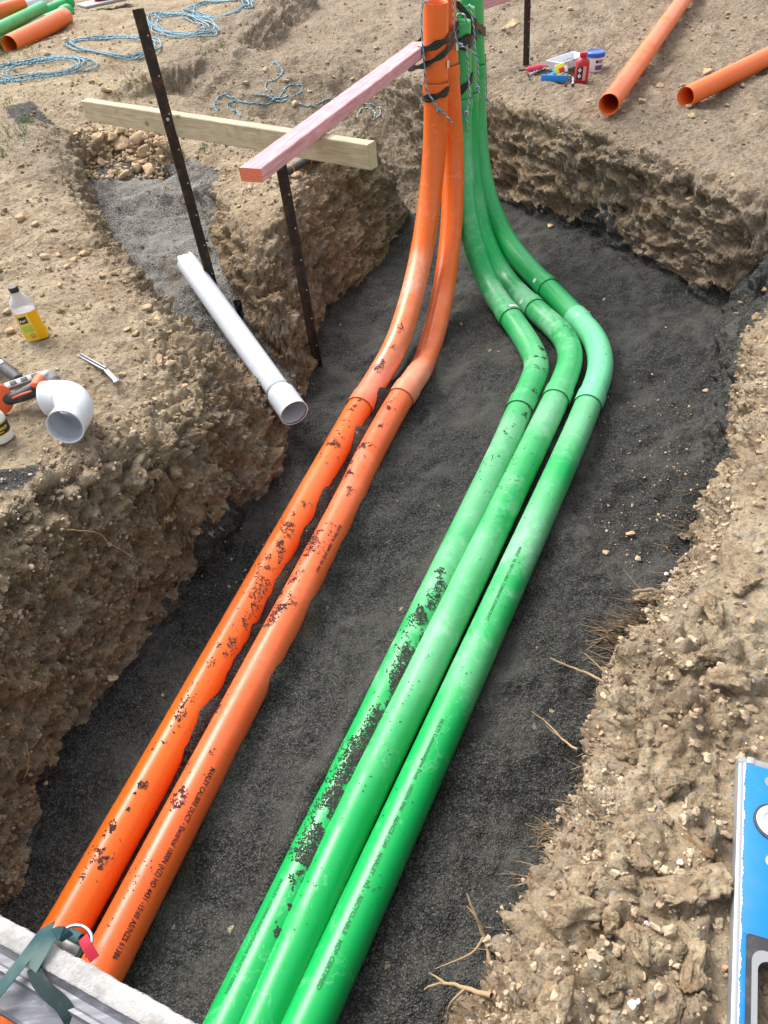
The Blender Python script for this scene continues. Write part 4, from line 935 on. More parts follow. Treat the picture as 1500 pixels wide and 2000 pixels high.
# ------------------------------------------------------------------ solvent cement bottle at left edge
cz = hit(4, 858); cb = np.array([cz[0], cz[1], gz(cz[0], cz[1]) - .002]); cr = thing('glue_bottle', cb, 'white glue bottle with black and yellow label, cut off by the left edge', 'bottle')
up = ax_on((.05, 0, 1)); V, Fc = lathe([(.036, 0), (.0405, .004), (.041, .022), (.0385, .026), (.0385, .078), (.034, .092), (.022, .104), (.020, .118), (.0185, .122)], cb, up, 36); autosmooth(mk('bottle_body', V, Fc, simple('white_bottle', (.72, .70, .62, 1), .4, dirt=.2), cr), 40)
V, Fc = lathe([(.0392, .030), (.0392, .074)], cb, up, 36); Fc = Fc[:-2]; mk('label', V, Fc, M['blacklabel'], cr)
for h in (.0305, .070):
    V, Fc = lathe([(.0395, h), (.0395, h + .003)], cb, up, 36); mk('label_stripe', V, Fc[:-2], M['label_y'], cr)
def wrap_text(s, size, c, ax, R, a0, h, mat, par, nm='printed_text', bold=.0006):
    V, Fc = text_geo(s, size, bold); V = [np.asarray(c) + (ax[0] * math.cos(a0 + v[0] / R) + ax[1] * math.sin(a0 + v[0] / R)) * R + ax[2] * (h + v[1]) for v in V]; mk(nm, V, Fc, mat, par, smooth=False)
wrap_text('MARLEY GOLD', .0125, cb, up, .0397, -2.35, .050, M['label_y'], cr); wrap_text('PVC SOLVENT CEMENT', .006, cb, up, .0397, -2.25, .040, M['label_y'], cr, bold=.0002)

# ------------------------------------------------------------------ cordless tool (grinder) behind the elbow
M['toolorange'] = simple('tool_orange', (.80, .12, .025, 1), .4); M['tooldark'] = simple('tool_dark', (.035, .04, .045, 1), .5, dirt=.3); M['toolgrey'] = simple('tool_grey_metal', (.30, .29, .28, 1), .45, .5)
gzz = -.02; tr_ = thing('cordless_grinder', W(50, 765, gzz), 'orange and black cordless angle grinder lying behind the white elbow', 'power tool')
def tubepx(pts_, rr, mat, nm, par, ns=18, flat=1.0):
    P = np.array([W(*p) for p in pts_]); n = len(P); Q = catmull(P, 6); R = np.interp(np.linspace(0, n - 1, len(Q)), np.arange(n), rr)
    V, Fc, uv = sweep(Q, R, ns); c = [tuple(range(ns))[::-1], tuple((len(Q) - 1) * ns + k for k in range(ns))]; return mk(nm, V, [tuple(f) for f in Fc] + c, M[mat], par, None)
tubepx([(8, 780, .03), (32, 776, .032), (60, 764, .04), (76, 752, .045)], [.022, .020, .024, .022], 'tooldark', 'grip', tr_)
tubepx([(72, 760, .05), (84, 744, .055), (104, 742, .05)], [.024, .030, .028], 'toolorange', 'motor_housing', tr_)
tubepx([(84, 742, .06), (96, 737, .06), (108, 746, .05)], [.024, .028, .022], 'toolgrey', 'gear_head', tr_)
tubepx([(24, 778, .045), (44, 770, .055), (62, 764, .06)], [.003, .004, .003], 'toolorange', 'grip_stripe', tr_)
tubepx([(58, 772, .03), (66, 768, .035), (74, 766, .035)], [.008, .011, .008], 'tooldark', 'trigger', tr_)
gb = W(48, 744, .05); axg = frame((.2, -.3, 1), W(84, 728, .05) - W(20, 752, .05)); 
V, Fc = box(gb, axg, .13, .030, .018, .006); autosmooth(mk('guard_bracket', V, Fc, M['toolgrey'], tr_))
for s in (-1, 0, 1):
    V, Fc = box(gb + axg[0] * s * .036 + axg[2] * .009, axg, .022, .017, .003, .001); mk('bracket_slot', V, Fc, M['tooldark'], tr_)
tubepx([(-28, 690, .035), (0, 712, .035), (26, 732, .035), (38, 742, .035)], [.022, .021, .020, .018], 'tooldark', 'side_handle', tr_)
V, Fc = box(W(2, 706, .06), frame((0, -.2, 1), W(10, 712, .06) - W(0, 702, .06)), .02, .012, .002, .0005); mk('handle_badge', V, Fc, M['labelw'], tr_)
dr = thing('grinder_disc_guard', W(0, 780, 0), 'orange round guard at the left edge above the glue bottle', 'guard')
dc = W(-4, 782, .045); axd = frame(CP - dc + np.array([.9, 0, -.6]), (0, 0, 1)); V, Fc = lathe([(0, 0), (.040, .004), (.052, .0), (.055, -.012), (.051, -.012), (.048, -.003), (0, -.002)], dc, axd, 32); autosmooth(mk('guard_disc', V, Fc, M['toolorange'], dr))
# silver clamp tool
sr = thing('silver_lever_tool', W(200, 720, -.04), 'silver hand tool with a folding lever lying on the left bank', 'hand tool')
def zg_(px, py): return hit(px, py)[2]
z_ = zg_(195, 720) + .012
M['alu'] = simple('dull_aluminium', (.30, .31, .33, 1), .4, .7, dirt=.2)
a, b = W(154, 693, z_ + .008), W(205, 722, z_ + .006); axs = frame((0, 0, 1), b - a); L = np.linalg.norm(b - a)
V, Fc = join([box((a + b) / 2 + axs[1] * .006, axs, L, .004, .012, .001), box((a + b) / 2 - axs[1] * .006, axs, L, .004, .012, .001), box((a + b) / 2 - axs[2] * .004, axs, L * .98, .010, .003, .001)]); autosmooth(mk('channel_handle', V, Fc, M['alu'], sr))
a, b = W(200, 716, z_), W(228, 745, z_); axs = frame((0, 0, 1), b - a); L = np.linalg.norm(b - a)
V, Fc = join([box((a + b) / 2, axs, L, .018, .012, .003), box(b - axs[0] * .004 - axs[2] * .004, axs, .016, .024, .016, .004)]); autosmooth(mk('jaw', V, Fc, M['alu'], sr))
V, Fc = box(a + axs[0] * .012 + axs[1] * .008 + axs[2] * .010, frame((.5, 0, 1), b - a), .034, .007, .005, .001); mk('lever', V, Fc, M['toolgrey'], sr)

# ------------------------------------------------------------------ things by the far edge
def gpt(px, py): p = hit(px, py); return np.array([p[0], p[1], gz(p[0], p[1])])
rb = gpt(1134, 161); rr_ = thing('red_bottle', rb, 'dark red plastic bottle with hazard diamonds standing between tray and tub', 'bottle'); up = ax_on((.05, 0, 1))
M['redp'] = simple('red_plastic', (.42, .012, .025, 1), .35); s_ = 1.0
V, Fc = lathe([(.036, 0), (.0425, .005), (.044, .02), (.044, .112), (.040, .126), (.028, .137), (.022, .142), (.022, .148)], rb, up, 32); autosmooth(mk('bottle_body', V, Fc, M['redp'], rr_), 40)
V, Fc = lathe([(.023, .146), (.024, .148), (.024, .168), (.022, .171)], rb, up, 28); autosmooth(mk('cap', V, Fc, M['redp'], rr_))
def cyl_patch(c, ax, R, a0, a1, h0, h1, mat, nm, par, n=10):
    V = []
    for h in (h0, h1):
        for a in np.linspace(a0, a1, n + 1): V.append(np.asarray(c) + (ax[0] * math.cos(a) + ax[1] * math.sin(a)) * R + ax[2] * h)
    return mk(nm, V, [(k, k + 1, n + 2 + k, n + 1 + k) for k in range(n)], mat, par)
cyl_patch(rb, up, .0448, -2.6, -1.75, .025, .095, M['blacklabel'], 'label', rr_); cyl_patch(rb, up, .0448, -1.72, -1.25, .020, .100, simple('pink_label', (.75, .35, .38, 1)), 'label', rr_)
for h in (.078, .045):
    V = [rb + (up[0] * math.cos(a) + up[1] * math.sin(a)) * .0455 + up[2] * hh for a, hh in ((-2.18, h - .014), (-1.92, h), (-2.18, h + .014), (-2.44, h))]; mk('hazard_diamond', V, [(0, 1, 2, 3)], M['labelw'], rr_)
    V = [rb + (up[0] * math.cos(a) + up[1] * math.sin(a)) * .0461 + up[2] * hh for a, hh in ((-2.18, h - .005), (-2.10, h), (-2.18, h + .007), (-2.26, h))]; mk('hazard_symbol', V, [(0, 1, 2, 3)], M['blacklabel'], rr_)
tb = gpt(1159, 139); tt = thing('blue_lidded_tub', tb, 'white plastic tub with a blue screw lid behind the red bottle', 'tub')
V, Fc = lathe([(.052, 0), (.057, .005), (.058, .02), (.058, .085), (.056, .09)], tb, up, 36); autosmooth(mk('tub_body', V, Fc, simple('white_tub', (.78, .78, .80, 1), .4, dirt=.05), tt), 40)
V, Fc = lathe([(.060, .088), (.0625, .090), (.0625, .112), (.059, .116), (.056, .117), (.053, .113)], tb, up, 36); autosmooth(mk('lid', V, Fc, simple('blue_lid', (.03, .12, .55, 1), .35, dirt=.05), tt))
cyl_patch(tb, up, .0588, -1.75, -.85, .058, .074, M['blacklabel'], 'label', tt); cyl_patch(tb, up, .0588, -1.75, -.85, .018, .045, simple('violet_label', (.10, .10, .28, 1)), 'label', tt)
wrap_text('MARLEY', .010, tb, up, .0594, -1.45, .062, M['labelw'], tt, bold=.0003)
# white tray with sachets and hooks
ty = gpt(1100, 140); ta = frame((0, 0, 1), (.86, .52, 0)); tz = thing('white_tray', ty, 'open white plastic tray holding a yellow packet beside the red bottle', 'tray')
tc = W(1107, 128, ty[2] + .0); tc[2] = ty[2]
def tray(c, ax, L, Wd, H, t=.004):
    o = [(-L / 2, -Wd / 2), (L / 2, -Wd / 2), (L / 2, Wd / 2), (-L / 2, Wd / 2)]; V = []; e = .012
    rings = [([1, 1], 0), ([1, 1], H), None]
    sets = [(1.0 - .08, 0), (1.0, H), (1.06, H), (1.06, H - .004), (1.0 - .03, H - .0041), (.90, .006)]
    sets = [(.92, 0), (1.02, H - .006), (1.06, H - .006), (1.06, H), (.99, H), (.90, .005)]
    for s, h in sets:
        for x, y in o: V.append(np.asarray(c) + ax[0] * x * s + ax[1] * y * s + ax[2] * h)
    Fc = [(3, 2, 1, 0)] + [(i * 4 + k, i * 4 + (k + 1) % 4, i * 4 + 4 + (k + 1) % 4, i * 4 + 4 + k) for i in range(5) for k in range(4)] + [(20, 21, 22, 23)]
    return V, Fc
V, Fc = tray(tc, ta, .24, .13, .05); mk('tray_shell', V, Fc, simple('white_tray_plastic', (.74, .76, .80, 1), .4, dirt=.08), tz, smooth=False)
pk = thing('yellow_packet', tc + np.array([-.06, -.02, .03]), 'yellow and red packet leaning in the white tray', 'packet')
axp = frame(nrm(CP - tc) + np.array([0, 0, .2]), (1, .3, 0)); pc = W(1094, 134, ty[2] + .045)
V, Fc = box(pc, axp, .062, .055, .012, .003); mk('packet_body', V, Fc, simple('packet_yellow', (.85, .72, .03, 1), dirt=.05), pk)
V, Fc = box(pc - axp[1] * .012 + axp[2] * .0045 + axp[0] * .008, axp, .034, .028, .006, .001); mk('red_panel', V, Fc, simple('packet_red', (.6, .03, .03, 1), dirt=.05), pk)
V, Fc = box(pc - axp[1] * .012 + axp[2] * .004 + axp[0] * .036, axp, .020, .036, .006, .001); mk('barcode_panel', V, Fc, M['sticker'], pk)
for k, pp in enumerate([[(1100, 118, .05), (1118, 113, .055), (1116, 119, .055), (1110, 123, .05)], [(1112, 126, .055), (1118, 118, .06), (1130, 115, .06), (1136, 113, .06)]]):
    P = np.array([W(a, b, ty[2] + c) for a, b, c in pp]); V, Fc, uv = sweep(catmull(P, 6), .0025, 8); tag(mk('metal_hook', V, Fc, M['toolgrey']), ['bent metal hook lying at the left in the white tray', 'bent metal hook nearest the red bottle in the white tray'][k], 'hook')
# string reel
s0, s1 = gpt(1013, 145), gpt(1078, 135); s0[2] += .018; s1[2] += .018; Lr = s1 - s0
sl = thing('string_line_reel', s0, 'pink string wound on a black rod at the foot of the black stake', 'string line'); V, Fc, uv = sweep(np.array([s0, s1]), .006, 12); mk('rod', V, Fc, M['darkcap'], sl, uv)
t = np.linspace(.2, .85, 22); V, Fc, uv = sweep(s0 + Lr * t[:, None], .006 + .015 * np.sin((t - .2) / .65 * math.pi) ** .6 + .0012 * np.sin(t * 160), 20); mk('string_winding', V, Fc, simple('pink_string', (.75, .07, .13, 1), .8), sl, uv)
# blue triangle tool
c0, c1, c2 = W(1057, 164, -.1), W(1109, 166, -.1), W(1085, 147, -.1); zt = gpt(1083, 160)[2] + .008
for q in (c0, c1, c2): q[2] = zt
bt = thing('blue_speed_square', (c0 + c1) / 2, 'blue plastic triangle square lying in front of the red bottle', 'square'); M['bluep'] = simple('blue_plastic', lin(20, 130, 215), .4, dirt=.1)
cen = (c0 + c1 + c2) / 3
Vo = [c0, c1, c2]; Vi = [cen + (p - cen) * .45 for p in Vo]; V = [p + np.array([0, 0, h]) for h in (0, .008) for p in Vo + Vi]; Fc = []
for k in range(3):
    j = (k + 1) % 3; Fc += [(6 + k, 6 + j, 9 + j, 9 + k), (k, j, 6 + j, 6 + k), (3 + k, 9 + k, 9 + j, 3 + j), (k, 3 + k, 3 + j, j)]
mk('square_plate', V, Fc, M['bluep'], bt, smooth=False)
axf = frame((0, 0, 1), c1 - c0); V, Fc = box((c0 + c1) / 2 - axf[1] * .004 * (1 if axf[1][1] > 0 else -1) + np.array([0, 0, .012]), axf, np.linalg.norm(c1 - c0), .010, .038, .002); mk('fence', V, Fc, M['bluep'], bt)
V, Fc, uv = rope_geo([gpt(1032, 152) + [0, 0, .012], gpt(1045, 147) + [0, 0, .014], gpt(1060, 142) + [0, 0, .016], gpt(1078, 144) + [0, 0, .014], gpt(1098, 152) + [0, 0, .014], gpt(1110, 152) + [0, 0, .01], gpt(1119, 158) + [0, 0, .01], gpt(1118, 170) + [0, 0, .01]], .008); tag(mk('rope_offcut', V, Fc, M['ropey'], None, uv), 'blue and yellow rope offcut draped round the blue triangle', 'rope')

# black scrap and poly fitting
bs = hit(468, 608); r = thing('black_plastic_scrap', (bs[0], bs[1], gz(bs[0], bs[1])), 'crumpled black plastic strip caught behind the white drain pipe', 'plastic scrap')
V = []; nx_, nz_ = 5, 9; axk = frame(CP - bs, (0, 0, 1))
for j in range(nz_ + 1):
    for i in range(nx_ + 1): V.append(bs + axk[0] * (.055 - .12 * j / nz_) + axk[1] * (.03 * (i / nx_ - .5) * (1.2 - .4 * j / nz_)) + axk[2] * (.03 + .006 * math.sin(i * 2.6 + j * .8)))
o = mk('plastic_strip', V, [(j * 6 + i, j * 6 + i + 1, j * 6 + i + 7, j * 6 + i + 6) for j in range(nz_) for i in range(nx_)], M['tape'], r, smooth=False); md = o.modifiers.new('thickness', 'SOLIDIFY'); md.thickness = .002
fr = thing('black_pipe_fitting', gpt(598, 330), 'black pipe fitting with orange rings on the bank below the plank', 'pipe fitting')
f0, f1_, f2_ = gpt(568, 344) + [0, 0, .03], gpt(600, 324) + [0, 0, .03], gpt(636, 324) + [0, 0, .03]
for P, rr2, m_, nm in (([f0 - [.03, .02, 0], f0, f1_ - [0.0, 0, 0]], [.022, .020, .019], 'tooldark', 'barrel'), ([f1_, (f1_ + f2_) / 2, f2_], [.022, .024, .022], 'tooldark', 'tail_piece')):
    V, Fc, uv = hollow(resample(catmull(np.array(P), 5), .01), .021, .005, 20); mk(nm, V, Fc, M[m_], fr, uv)
for q, d in ((f0, f1_ - f0), (f1_ + (f2_ - f1_) * .12, f2_ - f1_), (f1_ + (f2_ - f1_) * .6, f2_ - f1_)):
    V, Fc, uv = sweep(np.array([q, q + nrm(d) * .008]), .0245, 20); mk('orange_ring', V, Fc, M['toolorange'], fr, uv)
# sled at top
sb = W(215, 4, .08); sl2 = thing('grey_tray_sled', sb, 'grey plastic tray with a red bag on it at the top edge', 'tray'); axq = frame((0, 0, 1), W(255, -6, .08) - W(175, 12, .08)); V, Fc = box(sb + axq[1] * .12, axq, .55, .3, .03, .012); autosmooth(mk('tray_body', V, Fc, simple('grey_plastic', (.28, .28, .27, 1)), sl2))
rg = thing('red_bag', sb + axq[1] * .12, 'red bag lying on the grey tray at the top edge', 'bag'); V, Fc = sqloft([(0, .10, .08, 2.6), (.03, .12, .09, 2.6), (.08, .10, .07, 2.4), (.10, .06, .04, 2)], sb + axq[1] * .14 + [0, 0, .014], axq); mk('bag_body', V, Fc, simple('red_cloth', (.45, .02, .05, 1), .7), rg)

# ------------------------------------------------------------------ spirit level, right foreground
A0 = W(1443, 1476, .055); A1 = W(1427, 2000, .055); lu = nrm(A1 - A0); la = np.cross(lu, [0, 0, 1.]); la = la if la[0] > 0 else -la; lz = np.array([0, 0, 1.])
lr = thing('spirit_level', A0, 'blue spirit level lying on the rubble, cut off by the right edge', 'spirit level')
def lp(a, l, h): return A0 + la * a + lu * l + lz * h
M['blue'] = simple('level_blue', lin(0, 118, 215), .35, dirt=.10, dscale=30); M['railg'] = simple('level_rail', (.42, .44, .46, 1), .4, .6, dirt=.35); M['wornw'] = simple('worn_edge', (.75, .78, .80, 1), .5, dirt=.1); M['clearg'] = simple('grey_end_cap', (.25, .26, .27, 1), .35, dirt=.3); M['blackr'] = simple('level_black', (.025, .027, .03, 1), .45, dirt=.2)
WL, LL = .105, .75; axl = (la, lu, lz)
def lbox(a0, a1, l0, l1, h0, h1, mat, nm, bev=.001, par=lr): V, Fc = box(lp((a0 + a1) / 2, (l0 + l1) / 2, (h0 + h1) / 2), axl, a1 - a0, l1 - l0, h1 - h0, bev); return autosmooth(mk(nm, V, Fc, M[mat], par))
lbox(0, .010, .012, LL, -.034, .0, 'railg', 'edge_rail', .0015); lbox(WL - .010, WL, .012, LL, -.034, .0, 'railg', 'edge_rail', .0015)
# worn white line along the blue edge: ragged strip
V = []; Fc = []
for k in range(321):
    l = .012 + (LL - .012) * k / 320; w = .0022 + .0008 * math.sin(k * .31) + random.uniform(-.0012, .0012)
    V += [lp(.0085, l, .0012), lp(.0085 + w, l, .0012)]
    if k: Fc.append((2 * k - 2, 2 * k - 1, 2 * k + 1, 2 * k))
mk('worn_edge', V, Fc, M['wornw'], lr, smooth=False)
# web with hand hole
h0_, h1_ = .325, .52
lbox(.008, WL - .008, .012, h0_ - .02, -.026, .0003, 'blue', 'blue_web'); lbox(.008, .020, h0_ - .02, h1_ + .02, -.026, .0003, 'blue', 'blue_web'); lbox(WL - .020, WL - .008, h0_ - .02, h1_ + .02, -.026, .0003, 'blue', 'blue_web'); lbox(.008, WL - .008, h1_ + .02, LL, -.026, .0003, 'blue', 'blue_web')
# grip surround: rounded frame
def rrect(a0, a1, l0, l1, r, n=6):
    pts_ = []
    for cx, cy, s in ((a1 - r, l1 - r, 0), (a0 + r, l1 - r, 1), (a0 + r, l0 + r, 2), (a1 - r, l0 + r, 3)):
        for k in range(n + 1): t = (s + k / n) * math.pi / 2; pts_.append((cx + r * math.cos(t), cy + r * math.sin(t)))
    return pts_
def frame_ring(out, inn, h0, h1, mat, nm, par):
    n = len(out); V = [lp(a, l, h) for h in (h0, h1) for a, l in out] + [lp(a, l, h) for h in (h0, h1) for a, l in inn]; Fc = []
    for k in range(n):
        j = (k + 1) % n; Fc += [(k, j, n + j, n + k), (n + k, n + j, 3 * n + j, 3 * n + k), (3 * n + k, 3 * n + j, 2 * n + j, 2 * n + k)]
    return autosmooth(mk(nm, V, Fc, M[mat], par), 30)
frame_ring(rrect(.018, WL - .018, h0_ - .022, h1_ + .022, .006), rrect(.034, WL - .034, h0_ + .012, h1_ - .012, .016), -.024, .0012, 'blackr', 'grip_surround', lr)
frame_ring(rrect(.026, WL - .026, h0_ - .002, h1_ + .002, .018), rrect(.034, WL - .034, h0_ + .012, h1_ - .012, .016), -.024, .004, 'clearg', 'grip_rim', lr)
lbox(-.001, WL + .001, .0, .013, -.035, .001, 'clearg', 'end_cap', .003); lbox(.014, .026, -.002, .011, .0005, .0022, 'railg', 'end_cap_lug', .001)
def disc(a, l, prof, mat, nm): V, Fc = lathe(prof, lp(a, l, 0), (la, lu, lz), 40); return autosmooth(mk(nm, V, Fc, M[mat], lr))
disc(.058, .112, [(.033, .0), (.033, .0035), (.028, .0045), (.028, 0)], 'blackr', 'vial_bezel'); disc(.058, .112, [(.0285, .003), (.0285, .0052), (.018, .0058), (.018, .002)], 'wornw', 'vial_ring')
M['vial'] = simple('vial_glass', (.42, .42, .58, 1), .1, dirt=.02); disc(.058, .112, [(.0178, .002), (.0178, .004), (.0, .0065)], 'vial', 'vial'); 
disc(.055, .180, [(.010, .0), (.010, .002), (.0065, .0025), (.0065, .0008)], 'wornw', 'hole_ring'); disc(.055, .180, [(.0064, .0), (.0064, .0012), (0, .0012)], 'blackr', 'hang_hole'); disc(.054, .038, [(.011, 0), (.011, .0012), (0, .0014)], 'toolgrey', 'round_rivet')

# ------------------------------------------------------------------ metal beam with strap, left foreground
B0 = W(-10, 1782, .05); B1 = W(405, 2012, .05); bu = nrm(B1 - B0); bz_ = np.array([0, 0, 1.]); bn = np.cross(bz_, bu); bn = bn if np.dot(bn, CP * [1, 1, 0] - B0 * [1, 1, 0]) > 0 else -bn
# bn: towards the camera foot
st_ = B0 - bu * .75; en_ = B1 + bu * .55; L = np.linalg.norm(en_ - st_)
mr = thing('aluminium_beam', (st_[0], st_[1], 0), 'pale aluminium beam with a rough white top spanning the near end of the trench', 'beam')
def galv():
    n = NB('scuffed_aluminium'); v = n.co('Object'); mp = n.n('ShaderNodeMapping'); mp.inputs['Rotation'].default_value = (0, 0, -math.atan2(bu[1], bu[0])); mp.inputs['Scale'].default_value = (1, 14, 14); n.l(v, mp.inputs[0])
    k = n.noise(mp.outputs[0], 5, 6, .7); n.setc(n.ramp(k, [(.3, lin(92, 92, 97)), (.55, lin(122, 122, 128)), (.7, lin(158, 158, 164))])); n.b.inputs['Metallic'].default_value = .35; n.setr(.5); n.setn(n.bump(k, .2, .002)); return n.m
def rough_white():
    n = NB('rough_white_top'); v = n.co('Object'); k = n.noise(v, 160, 4, .7); n.setc(n.mix(n.mask(n.noise(v, 24, 5, .7), .35, .7), lin(184, 181, 178), lin(150, 147, 143))); n.setr(.9); n.setn(n.bump(k, .8, .004)); return n.m
M['galv'] = galv(); M['rwhite'] = rough_white()
nk = 420; V = []; Fc = []
for k in range(nk + 1):
    p = st_ + bu * L * k / nk; j1 = random.uniform(-.0012, .0012) + .0008 * math.sin(k * .21)
    for n_, h in ((-.002 + j1, -.012), (0 + j1, .002), (.004, .004), (.030, .004), (.034 + .3 * j1, .001), (.034, -.012)): V.append(p + bn * n_ + bz_ * h)
    if k:
        for q in range(5): a = (k - 1) * 6 + q; Fc.append((a, a + 1, a + 7, a + 6))
autosmooth(mk('rough_top_strip', V, Fc, M['rwhite'], mr), 40)
prof = [(-.001, -.013), (.0345, -.002), (.040, -.008), (.044, -.012), (.055, -.013), (.058, -.010), (.064, -.010), (.068, -.016), (.078, -.022), (.105, -.028), (.110, -.032), (.112, -.070), (.104, -.070), (.100, -.045), (-.001, -.045)]
V, Fc = prism([(a, b) for a, b in prof], 0, L, st_, (bn, bz_, bu)); autosmooth(mk('metal_profile', V, Fc, M['galv'], mr), 25)
sr2 = thing('ratchet_strap', W(80, 1830, .05), 'teal webbing strap looped over the aluminium beam at the bottom left', 'strap')
def strapm():
    n = NB('teal_webbing'); v = n.co('Object'); k = n.noise(v, 9, 3, .5); n.setc(n.mix(n.mask(k, .45, .7), lin(40, 78, 82), lin(104, 124, 116))); n.setr(.8); w = n.n('ShaderNodeTexWave'); w.inputs['Scale'].default_value = 300; n.l(v, w.inputs[0]); n.setn(n.bump(w.outputs['Fac'], .3, .001)); return n.m
M['strap'] = strapm(); M['strapd'] = simple('dark_teal_webbing', lin(28, 48, 48), .8, dirt=.15)
upn = np.array([0, -.25, 1.])
def flat(pts_, w, mat, nm):
    P = resample(catmull(np.array(pts_), 10), .006); T = np.gradient(P, axis=0); T /= np.linalg.norm(T, axis=1)[:, None]; S = np.cross(T, upn); S /= np.linalg.norm(S, axis=1)[:, None]
    V, Fc = ribbon(pts_, S, w, .0022); mk(nm, V, Fc, M[mat], sr2, smooth=False)
flat([W(-40, 1978, .05), W(0, 1932, .058), W(40, 1882, .062), W(78, 1832, .063), W(90, 1815, .060), W(96, 1806, .048)], .019, 'strap', 'webbing')
flat([W(132, 1832, .040), W(118, 1822, .060), W(100, 1830, .068), W(82, 1858, .067), W(62, 1893, .056)], .021, 'strap', 'webbing')
flat([W(66, 1888, .054), W(74, 1912, .054), W(96, 1940, .050), W(118, 1958, .044), W(134, 1982, .036), W(150, 2010, .02), W(190, 2050, .0)], .023, 'strapd', 'loose_end')
rc = W(150, 1838, .02); axr = frame((0, -.3, 1), bu); V = []; Fc = []
t = np.linspace(math.pi * .95, math.pi * .02, 16); P = np.array([rc + bu * .030 * math.cos(a) - bn * (.022 * math.sin(a) + .0) + bz_ * .004 for a in t]); V, Fc, uv = sweep(P, .0032, 10); mk('buckle_frame', V, Fc, M['screw'], sr2, uv)
V, Fc, uv = sweep(np.array([rc - bu * .018 - bn * .004, rc + bu * .004 - bn * .004]), [.010, .010], 20); mk('wound_webbing', V, Fc, M['strap'], sr2, uv)
V, Fc = box(rc - bu * .01 + bn * .012 - bz_ * .004, axr, .05, .02, .022, .006); autosmooth(mk('buckle_body', V, Fc, M['toolgrey'], sr2))
M['redw'] = simple('red_webbing', lin(190, 35, 60), .7)
flat([rc + bu * .010 - bn * .008 + bz_ * .006, rc + bu * .022 - bn * .002 + bz_ * .008, rc + bu * .034 + bn * .004 + bz_ * .003, rc + bu * .046 + bn * .010 - bz_ * .004], .017, 'redw', 'red_webbing')

# ------------------------------------------------------------------ stones, clods, rubble
M['stone'] = None
def stone_mat(name, cols, sc=30):
    n = NB(name); v = n.co('Object'); oi = n.n('ShaderNodeObjectInfo'); k = n.noise(v, sc, 6, .7) if sc != 30 else n.noise(v, 2.5, 8, .7); c = n.ramp(k, [(.3, cols[0]), (.5, cols[1]), (.7, cols[2])])
    c = n.mix(n.math('MULTIPLY', oi.outputs['Random'], .35), c, cols[3]); n.setc(c); n.setr(.9); n.b.inputs['Specular IOR Level'].default_value = .2; n.setn(n.bump(k, .5, .006)); return n.m
M['stone'] = stone_mat('tan_stone', [lin(142, 118, 90), lin(190, 164, 130), lin(212, 190, 156), lin(162, 142, 118)])
def crumb_mat():
    n = NB('soil_crumbs'); v = n.co('Object'); c0 = n.vor(v, 22, 'F1', 'Color'); s = n.sep(c0); k = n.noise(v, 60, 4, .7)
    c = n.ramp(s[0], [(0, lin(104, 84, 62)), (.3, lin(156, 134, 106)), (.75, lin(186, 163, 130)), (.92, lin(198, 177, 146)), (1, lin(184, 146, 106))]); c = n.mix(n.math('MULTIPLY', n.mask(k, .4, .7), .35), c, lin(112, 90, 66))
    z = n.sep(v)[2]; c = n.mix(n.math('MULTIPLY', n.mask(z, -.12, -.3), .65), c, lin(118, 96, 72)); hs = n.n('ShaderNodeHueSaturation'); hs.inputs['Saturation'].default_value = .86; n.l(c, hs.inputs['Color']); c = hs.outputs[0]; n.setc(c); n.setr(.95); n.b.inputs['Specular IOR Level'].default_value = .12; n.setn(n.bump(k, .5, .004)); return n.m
M['crumb'] = crumb_mat()
def clod_mat():
    n = NB('dirt_clod'); v = n.co('Object'); oi = n.n('ShaderNodeObjectInfo').outputs['Random']; k = n.noise(v, 2.2, 8, .72, .3); s = n.sep(n.vor(v, 5.5, 'F1', 'Color'))
    c = n.ramp(k, [(.3, lin(116, 96, 74)), (.48, lin(172, 150, 120)), (.62, lin(200, 180, 148)), (.75, lin(178, 146, 106))])
    c = n.mix(n.math('MULTIPLY', n.mask(s[0], .75, .95), .35), c, lin(205, 190, 165)); c = n.mix(n.math('MULTIPLY', n.mask(s[1], .86, .9), .35), c, lin(168, 116, 74))
    c = n.mix(n.math('MULTIPLY', oi, .4), c, lin(158, 142, 120)); n.setc(c); n.setr(.95); n.b.inputs['Specular IOR Level'].default_value = .12
    n.setn(n.bump(n.noise(v, 16, 5, .7), .6, .006, n.bump(n.vor(v, 6, 'F1'), .5, .012, n.bump(k, .9, .02)))); return n.m
M['clodm'] = clod_mat()
def dstone(seed, rough=.12, sub=3, sq=1.0):
    """angular stone: hull cut, subdivided and roughened"""
    V, Fc = hull_rock(13, 1, .82, .62, seed); bm = bmesh.new(); vs = [bm.verts.new(v) for v in V]; [bm.faces.new([vs[i] for i in f]) for f in Fc]
    bmesh.ops.subdivide_edges(bm, edges=bm.edges[:], cuts=sub, use_grid_fill=True); bmesh.ops.smooth_vert(bm, verts=bm.verts[:], factor=.5, use_axis_x=True, use_axis_y=True, use_axis_z=True)
    bm.verts.index_update(); A = np.array([v.co[:] for v in bm.verts]); nn = A / (np.linalg.norm(A, axis=1)[:, None] + 1e-9); A = A + nn * (rough * fbm(A * 2.6 + seed, 4, seed))[:, None]
    w1, w2, wi = worley(A * 2.6 + seed, seed); A = A - nn * (rough * .9 * np.clip(.18 - (w2 - w1), 0, .2) * 3)[:, None]
    Fq = [tuple(v.index for v in f.verts) for f in bm.faces]; bm.free(); return A, Fq
def mesh_only(name, V, Fc, mat, smooth=True):
    me = bpy.data.meshes.new(name); me.from_pydata([tuple(v) for v in V], [], Fc); me.update(); me.polygons.foreach_set('use_smooth', np.full(len(me.polygons), smooth, dtype=bool)); me.materials.append(mat); return me
